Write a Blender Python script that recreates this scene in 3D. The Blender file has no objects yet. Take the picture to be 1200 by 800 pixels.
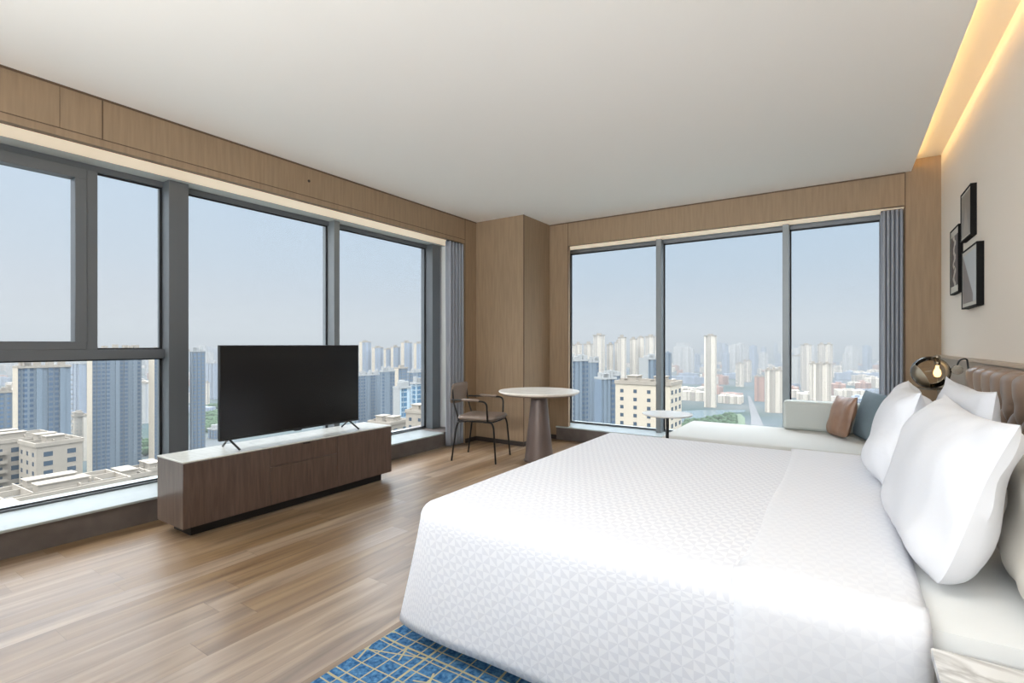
import bpy, bmesh, math, random
from mathutils import Vector, Matrix, noise
random.seed(11)
PI = math.pi
SC = bpy.context.scene
COL = SC.collection
def R(d): return math.radians(d)

# ------------------------------------------------------------------ camera, world, sun, exposure
FPX, HOR, CAMZ, YAW = 587.25, 403.4, 1.25, R(33.478)
cd = bpy.data.cameras.new('camera'); cam = bpy.data.objects.new('camera', cd); COL.objects.link(cam)
cam.location = (0, 0, CAMZ); cam.rotation_euler = (PI/2, 0, YAW)
cd.sensor_width = 36; cd.lens = 36*FPX/1200; cd.shift_y = (HOR-400)/1200; cd.clip_end = 20000; cd.clip_start = .05
SC.camera = cam

def lin(c):
    c = c/255
    return c/12.92 if c <= .04045 else ((c+.055)/1.055)**2.4
def rgb(r, g, b, k=1): return (lin(r)*k, lin(g)*k, lin(b)*k, 1)

W = bpy.data.worlds.new('sky'); SC.world = W; W.use_nodes = True
nt = W.node_tree; nt.nodes.clear()
tc = nt.nodes.new('ShaderNodeTexCoord'); sp = nt.nodes.new('ShaderNodeSeparateXYZ'); rp = nt.nodes.new('ShaderNodeValToRGB')
bg = nt.nodes.new('ShaderNodeBackground'); wo = nt.nodes.new('ShaderNodeOutputWorld')
nt.links.new(tc.outputs['Generated'], sp.inputs[0]); nt.links.new(sp.outputs['Z'], rp.inputs[0])
az = nt.nodes.new('ShaderNodeMix'); az.data_type = 'RGBA'; az.blend_type = 'MULTIPLY'; az.inputs[7].default_value = (.76, .86, .93, 1)
cl = nt.nodes.new('ShaderNodeClamp'); nt.links.new(sp.outputs['Y'], cl.inputs[0]); nt.links.new(cl.outputs[0], az.inputs[0])   # sky a little deeper away from the sun
nt.links.new(rp.outputs[0], az.inputs[6]); nt.links.new(az.outputs[2], bg.inputs[0]); nt.links.new(bg.outputs[0], wo.inputs[0])
SKY_HIGH = 9.0
bg.inputs[1].default_value = 6.0                       # ramp colours are stored divided by this
def skyc(r, g, b, k=1.0): return rgb(r, g, b, k/6.0)
el = rp.color_ramp.elements
el[0].position = 0.0; el[0].color = skyc(208, 210, 219)
el[1].position = 1.0; el[1].color = skyc(242, 243, 248, SKY_HIGH)
for p_, c_ in ((.05, skyc(210, 213, 223)), (.14, skyc(204, 216, 231)), (.28, skyc(200, 218, 238)), (.32, skyc(206, 222, 242, 1.3)), (.44, skyc(242, 243, 248, SKY_HIGH))):
    e = el.new(p_); e.color = c_

sd = bpy.data.lights.new('sun', 'SUN'); sun = bpy.data.objects.new('sun', sd); COL.objects.link(sun)
sd.energy = 1.3; sd.angle = R(1.2); sd.color = (1, .93, .85)
sdir = Vector((-.05, 1, -.62)).normalized()
sun.rotation_euler = sdir.to_track_quat('-Z', 'Y').to_euler(); sun.location = (0, -30, 40)

def area(name, loc, target, sx, sy, power, color=(1, 1, 1)):
    ld = bpy.data.lights.new(name, 'AREA'); ld.shape = 'RECTANGLE'; ld.size = sx; ld.size_y = sy; ld.energy = power; ld.color = color
    o = bpy.data.objects.new(name, ld); COL.objects.link(o); o.location = loc
    o.rotation_euler = (Vector(target)-Vector(loc)).to_track_quat('-Z', 'Y').to_euler()
    return o
area('unseen_overhead_fill', (-1.15, .15, 2.82), (-1.15, .7, 0), 2.3, 1.2, 46, (.93, .975, 1))  # added fill light over the bed, out of view; not a known fitting
up = area('unseen_rear_fill', (-1.3, -1.45, 1.85), (-1.3, 1.75, 2.70), 4.0, .3, 92, (.92, .975, 1))  # added fill behind the camera to brighten ceiling and bed side
up.data.spread = R(110)

SC.view_settings.view_transform = 'Standard'; SC.view_settings.look = 'None'
SC.view_settings.gamma = 1; SC.view_settings.use_curve_mapping = False
SC.view_settings.exposure = 0.0

# ------------------------------------------------------------------ helpers
def tag(o, label=None, cat=None, group=None, kind=None):
    if label: o['label'] = label
    if cat: o['category'] = cat
    if group: o['group'] = group
    if kind: o['kind'] = kind
    return o
def thing(name, label, cat, loc=(0, 0, 0), rz=0, group=None, kind=None):
    o = bpy.data.objects.new(name, None); COL.objects.link(o); o.location = loc; o.rotation_euler = (0, 0, rz)
    o.empty_display_size = .1
    return tag(o, label, cat, group, kind)

class MB:
    def __init__(s): s.v = []; s.f = []; s.uv = {}
    def add(s, vs, fs):
        n = len(s.v); s.v += [tuple(q) for q in vs]; s.f += [tuple(i+n for i in f) for f in fs]; return s
    def box(s, x0, x1, y0, y1, z0, z1):
        return s.add([(x0,y0,z0),(x1,y0,z0),(x1,y1,z0),(x0,y1,z0),(x0,y0,z1),(x1,y0,z1),(x1,y1,z1),(x0,y1,z1)],
                     [(0,3,2,1),(4,5,6,7),(0,1,5,4),(1,2,6,5),(2,3,7,6),(3,0,4,7)])
    def prism(s, pts, z0, z1):
        n = len(pts)
        vs = [(x, y, z0) for x, y in pts]+[(x, y, z1) for x, y in pts]
        fs = [tuple(range(n-1, -1, -1)), tuple(range(n, 2*n))]+[(i, (i+1) % n, (i+1) % n+n, i+n) for i in range(n)]
        return s.add(vs, fs)
    def lathe(s, prof, seg=48, c=(0, 0, 0)):
        vs = []; fs = []
        for r, z in prof:
            for k in range(seg):
                a = 2*PI*k/seg; vs.append((c[0]+r*math.cos(a), c[1]+r*math.sin(a), c[2]+z))
        for j in range(len(prof)-1):
            for k in range(seg):
                a = j*seg+k; b = j*seg+(k+1) % seg; fs.append((a, b, b+seg, a+seg))
        if prof[0][0] > 1e-5: fs.append(tuple(range(seg-1, -1, -1)))
        if prof[-1][0] > 1e-5: fs.append(tuple((len(prof)-1)*seg+k for k in range(seg)))
        return s.add(vs, fs)
    def tube(s, pts, r, seg=12, closed=False):
        pts = [Vector(p) for p in pts]; n = len(pts); rs = r if isinstance(r, (list, tuple)) else [r]*n
        vs = []; fs = []; up = None
        for i, p in enumerate(pts):
            if closed: d = pts[(i+1) % n]-pts[i-1]
            else: d = pts[min(i+1, n-1)]-pts[max(i-1, 0)]
            d.normalize()
            if up is None:
                up = Vector((0, 0, 1)) if abs(d.z) < .9 else Vector((1, 0, 0))
            a = (up-d*up.dot(d)).normalized(); b = d.cross(a); up = a
            for k in range(seg):
                t = 2*PI*k/seg; vs.append(p+(a*math.cos(t)+b*math.sin(t))*rs[i])
        m = n if closed else n-1
        for i in range(m):
            for k in range(seg):
                q = ((i+1) % n)*seg
                fs.append((i*seg+k, i*seg+(k+1) % seg, q+(k+1) % seg, q+k))
        if not closed: fs += [tuple(range(seg-1, -1, -1)), tuple((n-1)*seg+k for k in range(seg))]
        return s.add(vs, fs)
    def build(s, name, mat, parent=None, bevel=0, smooth=False, seg=2, loc=None, kind=None, sub=0):
        me = bpy.data.meshes.new(name); me.from_pydata(s.v, [], s.f); me.update()
        bm = bmesh.new(); bm.from_mesh(me)
        if sub == 0 or True: bmesh.ops.remove_doubles(bm, verts=bm.verts, dist=1e-6)
        bmesh.ops.recalc_face_normals(bm, faces=bm.faces); bm.to_mesh(me); bm.free()
        o = bpy.data.objects.new(name, me); COL.objects.link(o)
        if mat: me.materials.append(mat)
        if parent: o.parent = parent
        if loc: o.location = loc
        if bevel:
            m = o.modifiers.new('bevel', 'BEVEL'); m.width = bevel; m.segments = seg; m.limit_method = 'ANGLE'; m.angle_limit = R(40)
            smooth = True
        if smooth:
            for p in me.polygons: p.use_smooth = True
            try: me.set_sharp_from_angle(angle=R(42))
            except Exception: pass
        if kind: o['kind'] = kind
        return o
def B(name, x0, x1, y0, y1, z0, z1, mat, parent=None, bevel=0, kind=None):
    return MB().box(x0, x1, y0, y1, z0, z1).build(name, mat, parent, bevel, kind=kind)
def arc(pts, rad, n=6):
    """round the corners of a polyline"""
    P = [Vector(p) for p in pts]; out = [P[0]]
    for i in range(1, len(P)-1):
        a = (P[i-1]-P[i]); b = (P[i+1]-P[i]); r = min(rad, a.length*.49, b.length*.49)
        p0 = P[i]+a.normalized()*r; p1 = P[i]+b.normalized()*r
        for k in range(n+1):
            t = k/n; out.append(p0*(1-t)**2+P[i]*2*t*(1-t)+p1*t*t)
    out.append(P[-1]); return out

# ------------------------------------------------------------------ materials
MATS = {}
def newmat(name):
    m = bpy.data.materials.new(name); m.use_nodes = True; n = m.node_tree.nodes; b = n['Principled BSDF']
    MATS[name] = m; return m, n, m.node_tree.links, b
def plain(name, col, rough=.5, metal=0, spec=.5, noise_amt=0, nscale=20, bump=0, coat=0, stretch=(1, 1, 1)):
    m, n, l, b = newmat(name)
    b.inputs['Base Color'].default_value = col; b.inputs['Roughness'].default_value = rough
    b.inputs['Metallic'].default_value = metal; b.inputs['Specular IOR Level'].default_value = spec
    b.inputs['Coat Weight'].default_value = coat
    if noise_amt or bump:
        t = n.new('ShaderNodeTexCoord'); mp = n.new('ShaderNodeMapping'); mp.inputs['Scale'].default_value = stretch
        nz = n.new('ShaderNodeTexNoise'); nz.inputs['Scale'].default_value = nscale; nz.inputs['Detail'].default_value = 6
        l.new(t.outputs['Object'], mp.inputs[0]); l.new(mp.outputs[0], nz.inputs[0])
        if noise_amt:
            r = n.new('ShaderNodeValToRGB'); a = 1-noise_amt
            r.color_ramp.elements[0].position = .3; r.color_ramp.elements[1].position = .7
            r.color_ramp.elements[0].color = (col[0]*a, col[1]*a, col[2]*a, 1)
            r.color_ramp.elements[1].color = tuple(min(1, c*(1+noise_amt)) for c in col[:3])+(1,)
            l.new(nz.outputs[0], r.inputs[0]); l.new(r.outputs[0], b.inputs['Base Color'])
        if bump:
            bp = n.new('ShaderNodeBump'); bp.inputs['Strength'].default_value = bump; bp.inputs['Distance'].default_value = .005
            l.new(nz.outputs[0], bp.inputs['Height']); l.new(bp.outputs[0], b.inputs['Normal'])
    return m
def mth(n, l, op, a, b=None, c=None):
    q = n.new('ShaderNodeMath'); q.operation = op
    for i, v in enumerate((a, b, c)):
        if v is None: continue
        if isinstance(v, (int, float)): q.inputs[i].default_value = v
        else: l.new(v, q.inputs[i])
    return q.outputs[0]
def mixc(n, l, f, a, b, mode='MIX'):
    q = n.new('ShaderNodeMix'); q.data_type = 'RGBA'; q.blend_type = mode
    for s_, v in ((q.inputs[0], f), (q.inputs[6], a), (q.inputs[7], b)):
        if isinstance(v, (int, float, tuple)): s_.default_value = v
        else: l.new(v, s_)
    return q.outputs[2]

ceil_m = plain('ceiling_paint', rgb(243, 238, 232), .9, spec=.2)
cove_m = plain('cove_paint', rgb(238, 230, 215), .85, spec=.2)
wallp_m = plain('headboard_wall_paper', rgb(238, 227, 214), .85, spec=.2, bump=.15, nscale=120)
veneer_m = plain('wall_veneer', rgb(149, 126, 101), .6, noise_amt=.10, nscale=6, stretch=(6, 6, .5), spec=.35)
seam_m = plain('veneer_seam', rgb(96, 76, 58), .8)
blindgrey_m = plain('soffit_grey', rgb(196, 200, 196), .7)
alu_m = plain('dark_aluminium', rgb(104, 108, 112), .42, metal=.35, spec=.5)
alu2_m = plain('grey_aluminium', rgb(128, 133, 136), .45, metal=.3, spec=.5)
gasket_m = plain('gasket', rgb(22, 24, 28), .6)
sill_m = plain('sill_stone', rgb(172, 180, 180), .22, noise_amt=.04, nscale=8)
kerb_m = plain('kerb_stone', rgb(104, 96, 92), .5, noise_amt=.16, nscale=9, bump=.1)
skirt_m = plain('dark_skirting', rgb(52, 42, 36), .5)
black_m = plain('black_plastic', rgb(16, 16, 17), .35)
blackmetal_m = plain('black_metal', rgb(34, 33, 33), .35, metal=.6)
chrome_m = plain('satin_silver', rgb(228, 224, 218), .28, metal=.85)
nickel_m = plain('bronze_nickel', rgb(150, 142, 130), .25, metal=1)
white_m = plain('white_cotton', rgb(228, 229, 234), .85, spec=.2, bump=.05, nscale=60)
sheet_m = plain('white_sheet', rgb(230, 231, 230), .8, spec=.2, bump=.04, nscale=40)
daybed_m = plain('pale_upholstery', rgb(204, 203, 198), .85, bump=.2, nscale=300, spec=.2)
bolst_m = plain('light_grey_upholstery', rgb(196, 200, 196), .9, bump=.3, nscale=400, spec=.2, noise_amt=.05)
bluecush_m = plain('slate_blue_fabric', rgb(116, 130, 138), .9, bump=.4, nscale=300, spec=.2, noise_amt=.14)
brownleather_m = plain('brown_leather', rgb(140, 106, 84), .38, noise_amt=.12, nscale=14, bump=.15, spec=.5)
hbleather_m = plain('taupe_leather', rgb(146, 124, 108), .29, noise_amt=.05, nscale=8, bump=.08, spec=.5)
seatleather_m = plain('taupe_seat_leather', rgb(128, 112, 100), .38, bump=.06, nscale=40)
toekick_m = plain('toe_kick', rgb(26, 24, 22), .6)
basecone_m = plain('pedestal_bronze', rgb(108, 94, 88), .4, metal=.25)
panelgrey_m = plain('lower_wall_panel', rgb(158, 146, 132), .6, noise_amt=.05, nscale=200, spec=.3)
rail_m = plain('panel_rail', rgb(192, 172, 150), .45)
plate_m = plain('switch_plate', rgb(60, 50, 42), .5)

def wood(name, c1, c2, axis_scale, rough=.45, nscale=3.0):
    m, n, l, b = newmat(name)
    t = n.new('ShaderNodeTexCoord'); mp = n.new('ShaderNodeMapping'); mp.inputs['Scale'].default_value = axis_scale
    nz = n.new('ShaderNodeTexNoise'); nz.inputs['Scale'].default_value = nscale; nz.inputs['Detail'].default_value = 8; nz.inputs['Distortion'].default_value = .6
    r = n.new('ShaderNodeValToRGB'); r.color_ramp.elements[0].position = .3; r.color_ramp.elements[1].position = .72
    r.color_ramp.elements[0].color = c1; r.color_ramp.elements[1].color = c2
    l.new(t.outputs['Object'], mp.inputs[0]); l.new(mp.outputs[0], nz.inputs[0]); l.new(nz.outputs[0], r.inputs[0]); l.new(r.outputs[0], b.inputs['Base Color'])
    b.inputs['Roughness'].default_value = rough
    return m
walnut_m = wood('walnut_veneer', rgb(76, 60, 52), rgb(100, 80, 69), (14, 14, 1.2), .38)
walnutend_m = wood('walnut_end', rgb(96, 82, 74), rgb(116, 101, 91), (14, 14, 1.2), .32)

def marble(name, base, vein, scale=2.2, rough=.15, amt=.5):
    m, n, l, b = newmat(name)
    t = n.new('ShaderNodeTexCoord'); mp = n.new('ShaderNodeMapping'); mp.inputs['Rotation'].default_value = (0, 0, R(35)); mp.inputs['Scale'].default_value = (1, 3.2, 1)
    nz = n.new('ShaderNodeTexNoise'); nz.inputs['Scale'].default_value = scale; nz.inputs['Detail'].default_value = 10; nz.inputs['Distortion'].default_value = 1.4
    l.new(t.outputs['Object'], mp.inputs[0]); l.new(mp.outputs[0], nz.inputs[0])
    a = mth(n, l, 'SUBTRACT', nz.outputs[0], .5); a = mth(n, l, 'ABSOLUTE', a); a = mth(n, l, 'MULTIPLY', a, 16); a = mth(n, l, 'MINIMUM', a, 1.0)
    a = mth(n, l, 'SUBTRACT', 1.0, a); a = mth(n, l, 'MULTIPLY', a, amt)
    l.new(mixc(n, l, a, base, vein), b.inputs['Base Color']); b.inputs['Roughness'].default_value = rough
    return m
marble_m = marble('white_marble', rgb(236, 235, 232), rgb(140, 134, 128), amt=.6)
tabletop_m = marble('cream_table_stone', rgb(246, 242, 234), rgb(222, 214, 202), amt=.3, rough=.25)
cabtop_m = marble('cabinet_stone', rgb(216, 216, 208), rgb(190, 188, 178), amt=.35, rough=.12)

# floor planks along y
def floor_mat():
    m, n, l, b = newmat('oak_planks')
    t = n.new('ShaderNodeTexCoord'); s = n.new('ShaderNodeSeparateXYZ'); l.new(t.outputs['Object'], s.inputs[0])
    px = mth(n, l, 'DIVIDE', s.outputs['X'], .152); ix = mth(n, l, 'FLOOR', px); fx = mth(n, l, 'FRACT', px)
    wn = n.new('ShaderNodeTexWhiteNoise'); wn.noise_dimensions = '1D'; l.new(ix, wn.inputs['W'])
    off = mth(n, l, 'MULTIPLY', wn.outputs['Value'], 3.7)
    py = mth(n, l, 'ADD', mth(n, l, 'DIVIDE', s.outputs['Y'], 1.22), off); iy = mth(n, l, 'FLOOR', py); fy = mth(n, l, 'FRACT', py)
    cb = n.new('ShaderNodeCombineXYZ'); l.new(ix, cb.inputs[0]); l.new(iy, cb.inputs[1])
    w2 = n.new('ShaderNodeTexWhiteNoise'); w2.noise_dimensions = '2D'; l.new(cb.outputs[0], w2.inputs['Vector'])
    # grain
    cg = n.new('ShaderNodeCombineXYZ')
    l.new(mth(n, l, 'MULTIPLY', s.outputs['X'], 15), cg.inputs[0]); l.new(mth(n, l, 'MULTIPLY', s.outputs['Y'], 1.1), cg.inputs[1])
    l.new(mth(n, l, 'MULTIPLY', w2.outputs['Value'], 37), cg.inputs[2])
    nz = n.new('ShaderNodeTexNoise'); nz.inputs['Scale'].default_value = 1.0; nz.inputs['Detail'].default_value = 7; nz.inputs['Distortion'].default_value = .8
    l.new(cg.outputs[0], nz.inputs[0])
    r = n.new('ShaderNodeValToRGB'); l.new(nz.outputs[0], r.inputs[0])
    r.color_ramp.elements[0].position = .28; r.color_ramp.elements[0].color = rgb(112, 87, 61)
    r.color_ramp.elements[1].position = .70; r.color_ramp.elements[1].color = rgb(168, 139, 102)
    e = r.color_ramp.elements.new(.5); e.color = rgb(144, 115, 83)
    v = mth(n, l, 'ADD', mth(n, l, 'MULTIPLY', w2.outputs['Value'], .26), .76)
    hs = n.new('ShaderNodeHueSaturation'); l.new(r.outputs[0], hs.inputs['Color']); l.new(v, hs.inputs['Value'])
    l.new(mth(n, l, 'ADD', mth(n, l, 'MULTIPLY', w2.outputs['Value'], -.25), 1.0), hs.inputs['Saturation'])
    # joints
    j1 = mth(n, l, 'LESS_THAN', fx, .012); j2 = mth(n, l, 'LESS_THAN', fy, .0022)
    j = mth(n, l, 'MAXIMUM', j1, j2); j = mth(n, l, 'MULTIPLY', j, .45)
    l.new(mixc(n, l, j, hs.outputs[0], rgb(84, 64, 46)), b.inputs['Base Color'])
    b.inputs['Roughness'].default_value = .34
    bp = n.new('ShaderNodeBump'); bp.inputs['Strength'].default_value = .12; bp.inputs['Distance'].default_value = .003
    l.new(nz.outputs[0], bp.inputs['Height']); l.new(bp.outputs[0], b.inputs['Normal'])
    return m
floor_m = floor_mat()

# duvet: pinwheel triangles from the UV map
def duvet_mat(name, amt):
    m, n, l, b = newmat(name)
    t = n.new('ShaderNodeUVMap'); s = n.new('ShaderNodeSeparateXYZ'); l.new(t.outputs[0], s.inputs[0])
    cell = .064
    u = mth(n, l, 'FRACT', mth(n, l, 'DIVIDE', s.outputs[0], cell)); v = mth(n, l, 'FRACT', mth(n, l, 'DIVIDE', s.outputs[1], cell))
    u = mth(n, l, 'SUBTRACT', u, .5); v = mth(n, l, 'SUBTRACT', v, .5)
    a = mth(n, l, 'ARCTAN2', v, u); a = mth(n, l, 'MULTIPLY', a, 8/(2*PI)); a = mth(n, l, 'ADD', a, 16.0)
    a = mth(n, l, 'FLOOR', a); a = mth(n, l, 'MODULO', a, 2.0)
    f = mth(n, l, 'MULTIPLY', a, amt)
    l.new(mixc(n, l, f, rgb(238, 239, 244), rgb(194, 196, 208)), b.inputs['Base Color'])
    b.inputs['Roughness'].default_value = .75; b.inputs['Specular IOR Level'].default_value = .3
    nz = n.new('ShaderNodeTexNoise'); nz.inputs['Scale'].default_value = 9; nz.inputs['Detail'].default_value = 4
    tc_ = n.new('ShaderNodeTexCoord'); l.new(tc_.outputs['Object'], nz.inputs[0])
    bp = n.new('ShaderNodeBump'); bp.inputs['Strength'].default_value = .12; bp.inputs['Distance'].default_value = .02
    l.new(nz.outputs[0], bp.inputs['Height']); l.new(bp.outputs[0], b.inputs['Normal'])
    return m
duvet_m = duvet_mat('duvet_pinwheel', .30)
duvet2_m = duvet_mat('duvet_turned_back', .10)

def rug_mat():
    m, n, l, b = newmat('blue_rug')
    t = n.new('ShaderNodeTexCoord'); nz = n.new('ShaderNodeTexNoise'); nz.inputs['Scale'].default_value = 1.6; nz.inputs['Detail'].default_value = 2
    l.new(t.outputs['Object'], nz.inputs[0])
    s = n.new('ShaderNodeSeparateXYZ'); l.new(t.outputs['Object'], s.inputs[0])
    d = mth(n, l, 'MULTIPLY', mth(n, l, 'SUBTRACT', nz.outputs[0], .5), .06)
    X = mth(n, l, 'ADD', s.outputs[0], d); Y = mth(n, l, 'ADD', s.outputs[1], d)
    def line(co, period, w, shift=0.0):
        q = mth(n, l, 'FRACT', mth(n, l, 'DIVIDE', mth(n, l, 'ADD', co, shift+50.0), period))
        return mth(n, l, 'LESS_THAN', q, w)
    L = mth(n, l, 'MAXIMUM', line(X, .07, .085), line(Y, .07, .085))
    L = mth(n, l, 'MAXIMUM', L, mth(n, l, 'MAXIMUM', line(X, .31, .032, .05), line(Y, .27, .036, .1)))
    dg = mth(n, l, 'ADD', X, mth(n, l, 'MULTIPLY', Y, .42)); dg2 = mth(n, l, 'SUBTRACT', Y, mth(n, l, 'MULTIPLY', X, .35))
    n2 = n.new('ShaderNodeTexNoise'); n2.inputs['Scale'].default_value = 2.3; l.new(t.outputs['Object'], n2.inputs[0])
    msk = mth(n, l, 'GREATER_THAN', n2.outputs[0], .5)
    D = mth(n, l, 'MAXIMUM', line(dg, .17, .05), line(dg2, .14, .055)); D = mth(n, l, 'MULTIPLY', D, msk)
    L = mth(n, l, 'MAXIMUM', L, D)
    n3 = n.new('ShaderNodeTexNoise'); n3.inputs['Scale'].default_value = 60; n3.inputs['Detail'].default_value = 3; l.new(t.outputs['Object'], n3.inputs[0])
    r = n.new('ShaderNodeValToRGB'); l.new(n3.outputs[0], r.inputs[0]); r.color_ramp.elements[0].position = .35; r.color_ramp.elements[1].position = .7
    r.color_ramp.elements[0].color = rgb(40, 84, 128); r.color_ramp.elements[1].color = rgb(92, 140, 180)
    l.new(mixc(n, l, L, r.outputs[0], rgb(178, 170, 136)), b.inputs['Base Color']); b.inputs['Roughness'].default_value = .95; b.inputs['Specular IOR Level'].default_value = .1
    return m
rug_m = rug_mat()

def glass_pane_mat():
    m, n, l, b = newmat('window_glass'); n.remove(b)
    tr = n.new('ShaderNodeBsdfTransparent'); tr.inputs[0].default_value = (.985, .995, .99, 1)
    gl = n.new('ShaderNodeBsdfGlossy'); gl.inputs['Roughness'].default_value = .3; gl.inputs[0].default_value = (1, 1, 1, 1)
    fr = n.new('ShaderNodeFresnel'); fr.inputs[0].default_value = 1.05
    mx = n.new('ShaderNodeMixShader'); o = n['Material Output']
    l.new(fr.outputs[0], mx.inputs[0]); l.new(tr.outputs[0], mx.inputs[1]); l.new(gl.outputs[0], mx.inputs[2]); l.new(mx.outputs[0], o.inputs[0])
    return m
pane_m = glass_pane_mat()
def globe_mat():
    m, n, l, b = newmat('smoked_glass'); n.remove(b)
    tr = n.new('ShaderNodeBsdfTransparent'); tr.inputs[0].default_value = rgb(248, 243, 233)
    gl = n.new('ShaderNodeBsdfGlossy'); gl.inputs['Roughness'].default_value = .03
    fr = n.new('ShaderNodeFresnel'); fr.inputs[0].default_value = 1.35
    mx = n.new('ShaderNodeMixShader'); o = n['Material Output']
    l.new(fr.outputs[0], mx.inputs[0]); l.new(tr.outputs[0], mx.inputs[1]); l.new(gl.outputs[0], mx.inputs[2]); l.new(mx.outputs[0], o.inputs[0])
    return m
globe_m = globe_mat()
def emit(name, col, s):
    m, n, l, b = newmat(name); b.inputs['Base Color'].default_value = col
    b.inputs['Emission Color'].default_value = col; b.inputs['Emission Strength'].default_value = s; return m
bulb_m = emit('bulb_glow', rgb(255, 214, 150), 2.5)
led_m = emit('led_strip_warm', rgb(255, 220, 156), 12)
cream_m = emit('cream_soffit_glow', rgb(250, 228, 200), .38)  # soffit brightness put in as emission; the surface itself is no lamp
curtain_m = plain('grey_curtain_cloth', rgb(158, 162, 171), .85, bump=.1, nscale=200, spec=.2)
curtainedge_m = plain('sheer_lining', rgb(225, 226, 224), .9, spec=.1)

def facade_mat(name, wall, win, floor_h=3.0, bay=3.4, wz=(.34, .74), wb=(.25, .75), rough=.35):
    """windows are a surface pattern laid out in metres on each face"""
    m, n, l, b = newmat(name)
    t = n.new('ShaderNodeTexCoord'); s = n.new('ShaderNodeSeparateXYZ'); l.new(t.outputs['Object'], s.inputs[0])
    sn = n.new('ShaderNodeSeparateXYZ'); l.new(t.outputs['Normal'], sn.inputs[0])
    isx = mth(n, l, 'GREATER_THAN', mth(n, l, 'ABSOLUTE', sn.outputs[0]), .7)
    isz = mth(n, l, 'GREATER_THAN', mth(n, l, 'ABSOLUTE', sn.outputs[2]), .7)
    h = mth(n, l, 'ADD', mth(n, l, 'MULTIPLY', s.outputs[1], isx), mth(n, l, 'MULTIPLY', s.outputs[0], mth(n, l, 'SUBTRACT', 1.0, isx)))
    fz = mth(n, l, 'FRACT', mth(n, l, 'DIVIDE', s.outputs[2], floor_h)); fb = mth(n, l, 'FRACT', mth(n, l, 'DIVIDE', mth(n, l, 'ADD', h, 500.0), bay))
    a = mth(n, l, 'MULTIPLY', mth(n, l, 'GREATER_THAN', fz, wz[0]), mth(n, l, 'LESS_THAN', fz, wz[1]))
    c = mth(n, l, 'MULTIPLY', mth(n, l, 'GREATER_THAN', fb, wb[0]), mth(n, l, 'LESS_THAN', fb, wb[1]))
    k = mth(n, l, 'MULTIPLY', mth(n, l, 'MULTIPLY', a, c), mth(n, l, 'SUBTRACT', 1.0, isz))
    wn_ = n.new('ShaderNodeTexWhiteNoise'); wn_.noise_dimensions = '1D'
    l.new(mth(n, l, 'FLOOR', mth(n, l, 'DIVIDE', mth(n, l, 'ADD', h, 500.0), bay)), wn_.inputs['W'])
    blank = mth(n, l, 'GREATER_THAN', wn_.outputs['Value'], .30); k = mth(n, l, 'MULTIPLY', k, blank)
    wall2 = tuple(x*.58 for x in wall[:3])+(1,)
    wc = mixc(n, l, mth(n, l, 'MULTIPLY', wn_.outputs['Value'], 1.0), tuple(min(1, x*1.12) for x in wall[:3])+(1,), wall2)
    l.new(mixc(n, l, k, wc, win), b.inputs['Base Color'])
    l.new(mth(n, l, 'SUBTRACT', .8, mth(n, l, 'MULTIPLY', k, .8-rough)), b.inputs['Roughness'])
    b.inputs['Specular IOR Level'].default_value = .3
    return m

# ------------------------------------------------------------------ room shell
H = 2.84
XL, YR, XR = -4.0, 5.86, .73          # bulkhead face, right window wall face, headboard wall face
XW, YW = -4.48, 6.20                  # window planes
YB = -1.6                             # rear wall
ST = 'structure'
B('floor', -4.7, .95, YB-.1, 6.45, -.12, 0, floor_m, kind=ST)
# ceiling slab with the cove slot along the headboard wall
c = MB()
c.box(-4.7, .40, YB-.1, 6.45, H+.0, H+.30)
c.add([(.40, YB-.1, H), (.52, YB-.1, H), (.535, YB-.1, H+.045), (.40, YB-.1, H+.045), (.40, 6.0, H), (.52, 6.0, H), (.535, 6.0, H+.045), (.40, 6.0, H+.045)],
      [(0, 3, 2, 1), (4, 5, 6, 7), (0, 1, 5, 4), (1, 2, 6, 5), (2, 3, 7, 6), (3, 0, 4, 7)])
c.build('ceiling', ceil_m, kind=ST)
B('trim_1', .40, .95, YB-.1, 6.45, 2.945, H+.30, cove_m, kind=ST)
led = B('led_strip', .405, .43, YB, 5.80, H+.052, H+.072, led_m)
tag(led, 'warm LED strip hidden in the ceiling cove beside the headboard wall', 'light strip')
B('wall_right', XR, .95, YB-.1, 6.45, 0, 2.945, wallp_m, kind=ST)
B('wall_rear', -4.7, .95, YB-.1, YB, 0, 2.95, wallp_m, kind=ST)
# left wall: bulkhead over the window, solid wall behind the camera, end panel
w = MB()
w.box(-4.06, XL, -.10, 4.97, 2.527, H)
w.box(-4.70, -4.06, -.10, 5.25, 2.60, H)
w.box(-4.70, XL, YB, -.10, 0, H)
w.box(-4.52, XL, 4.97, 5.86, 0, H)
w.build('wall_left', veneer_m, kind=ST)
s_ = MB()
for y, hw in ((1.243, .003), (1.031, .001)): s_.box(XL, XL+.001+hw/3, y-hw, y+hw, 2.578, H)
s_.box(XL, XL+.0015, -.1, 4.97, 2.572, 2.578)
s_.box(XL, XL+.002, 4.967, 4.973, 0, H)
s_.box(XL, XL+.006, -.1, 5.2, H-.012, H)
s_.build('trim_2', seam_m, kind=ST)
B('trim_3', -4.30, -4.06, -.1, 4.97, 2.527, 2.60, cream_m, kind=ST)
B('trim_4', -4.60, -4.30, -.1, 4.97, 2.527, 2.60, blindgrey_m, kind=ST)
# column
co = MB().box(-4.52, -3.27, 5.20, 6.25, 0, H).build('wall_corner', veneer_m, kind=ST)
co.name = 'wall_column'
B('trim_5', -3.272, -3.262, 5.198, 5.204, .05, H, seam_m, kind=ST)
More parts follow.
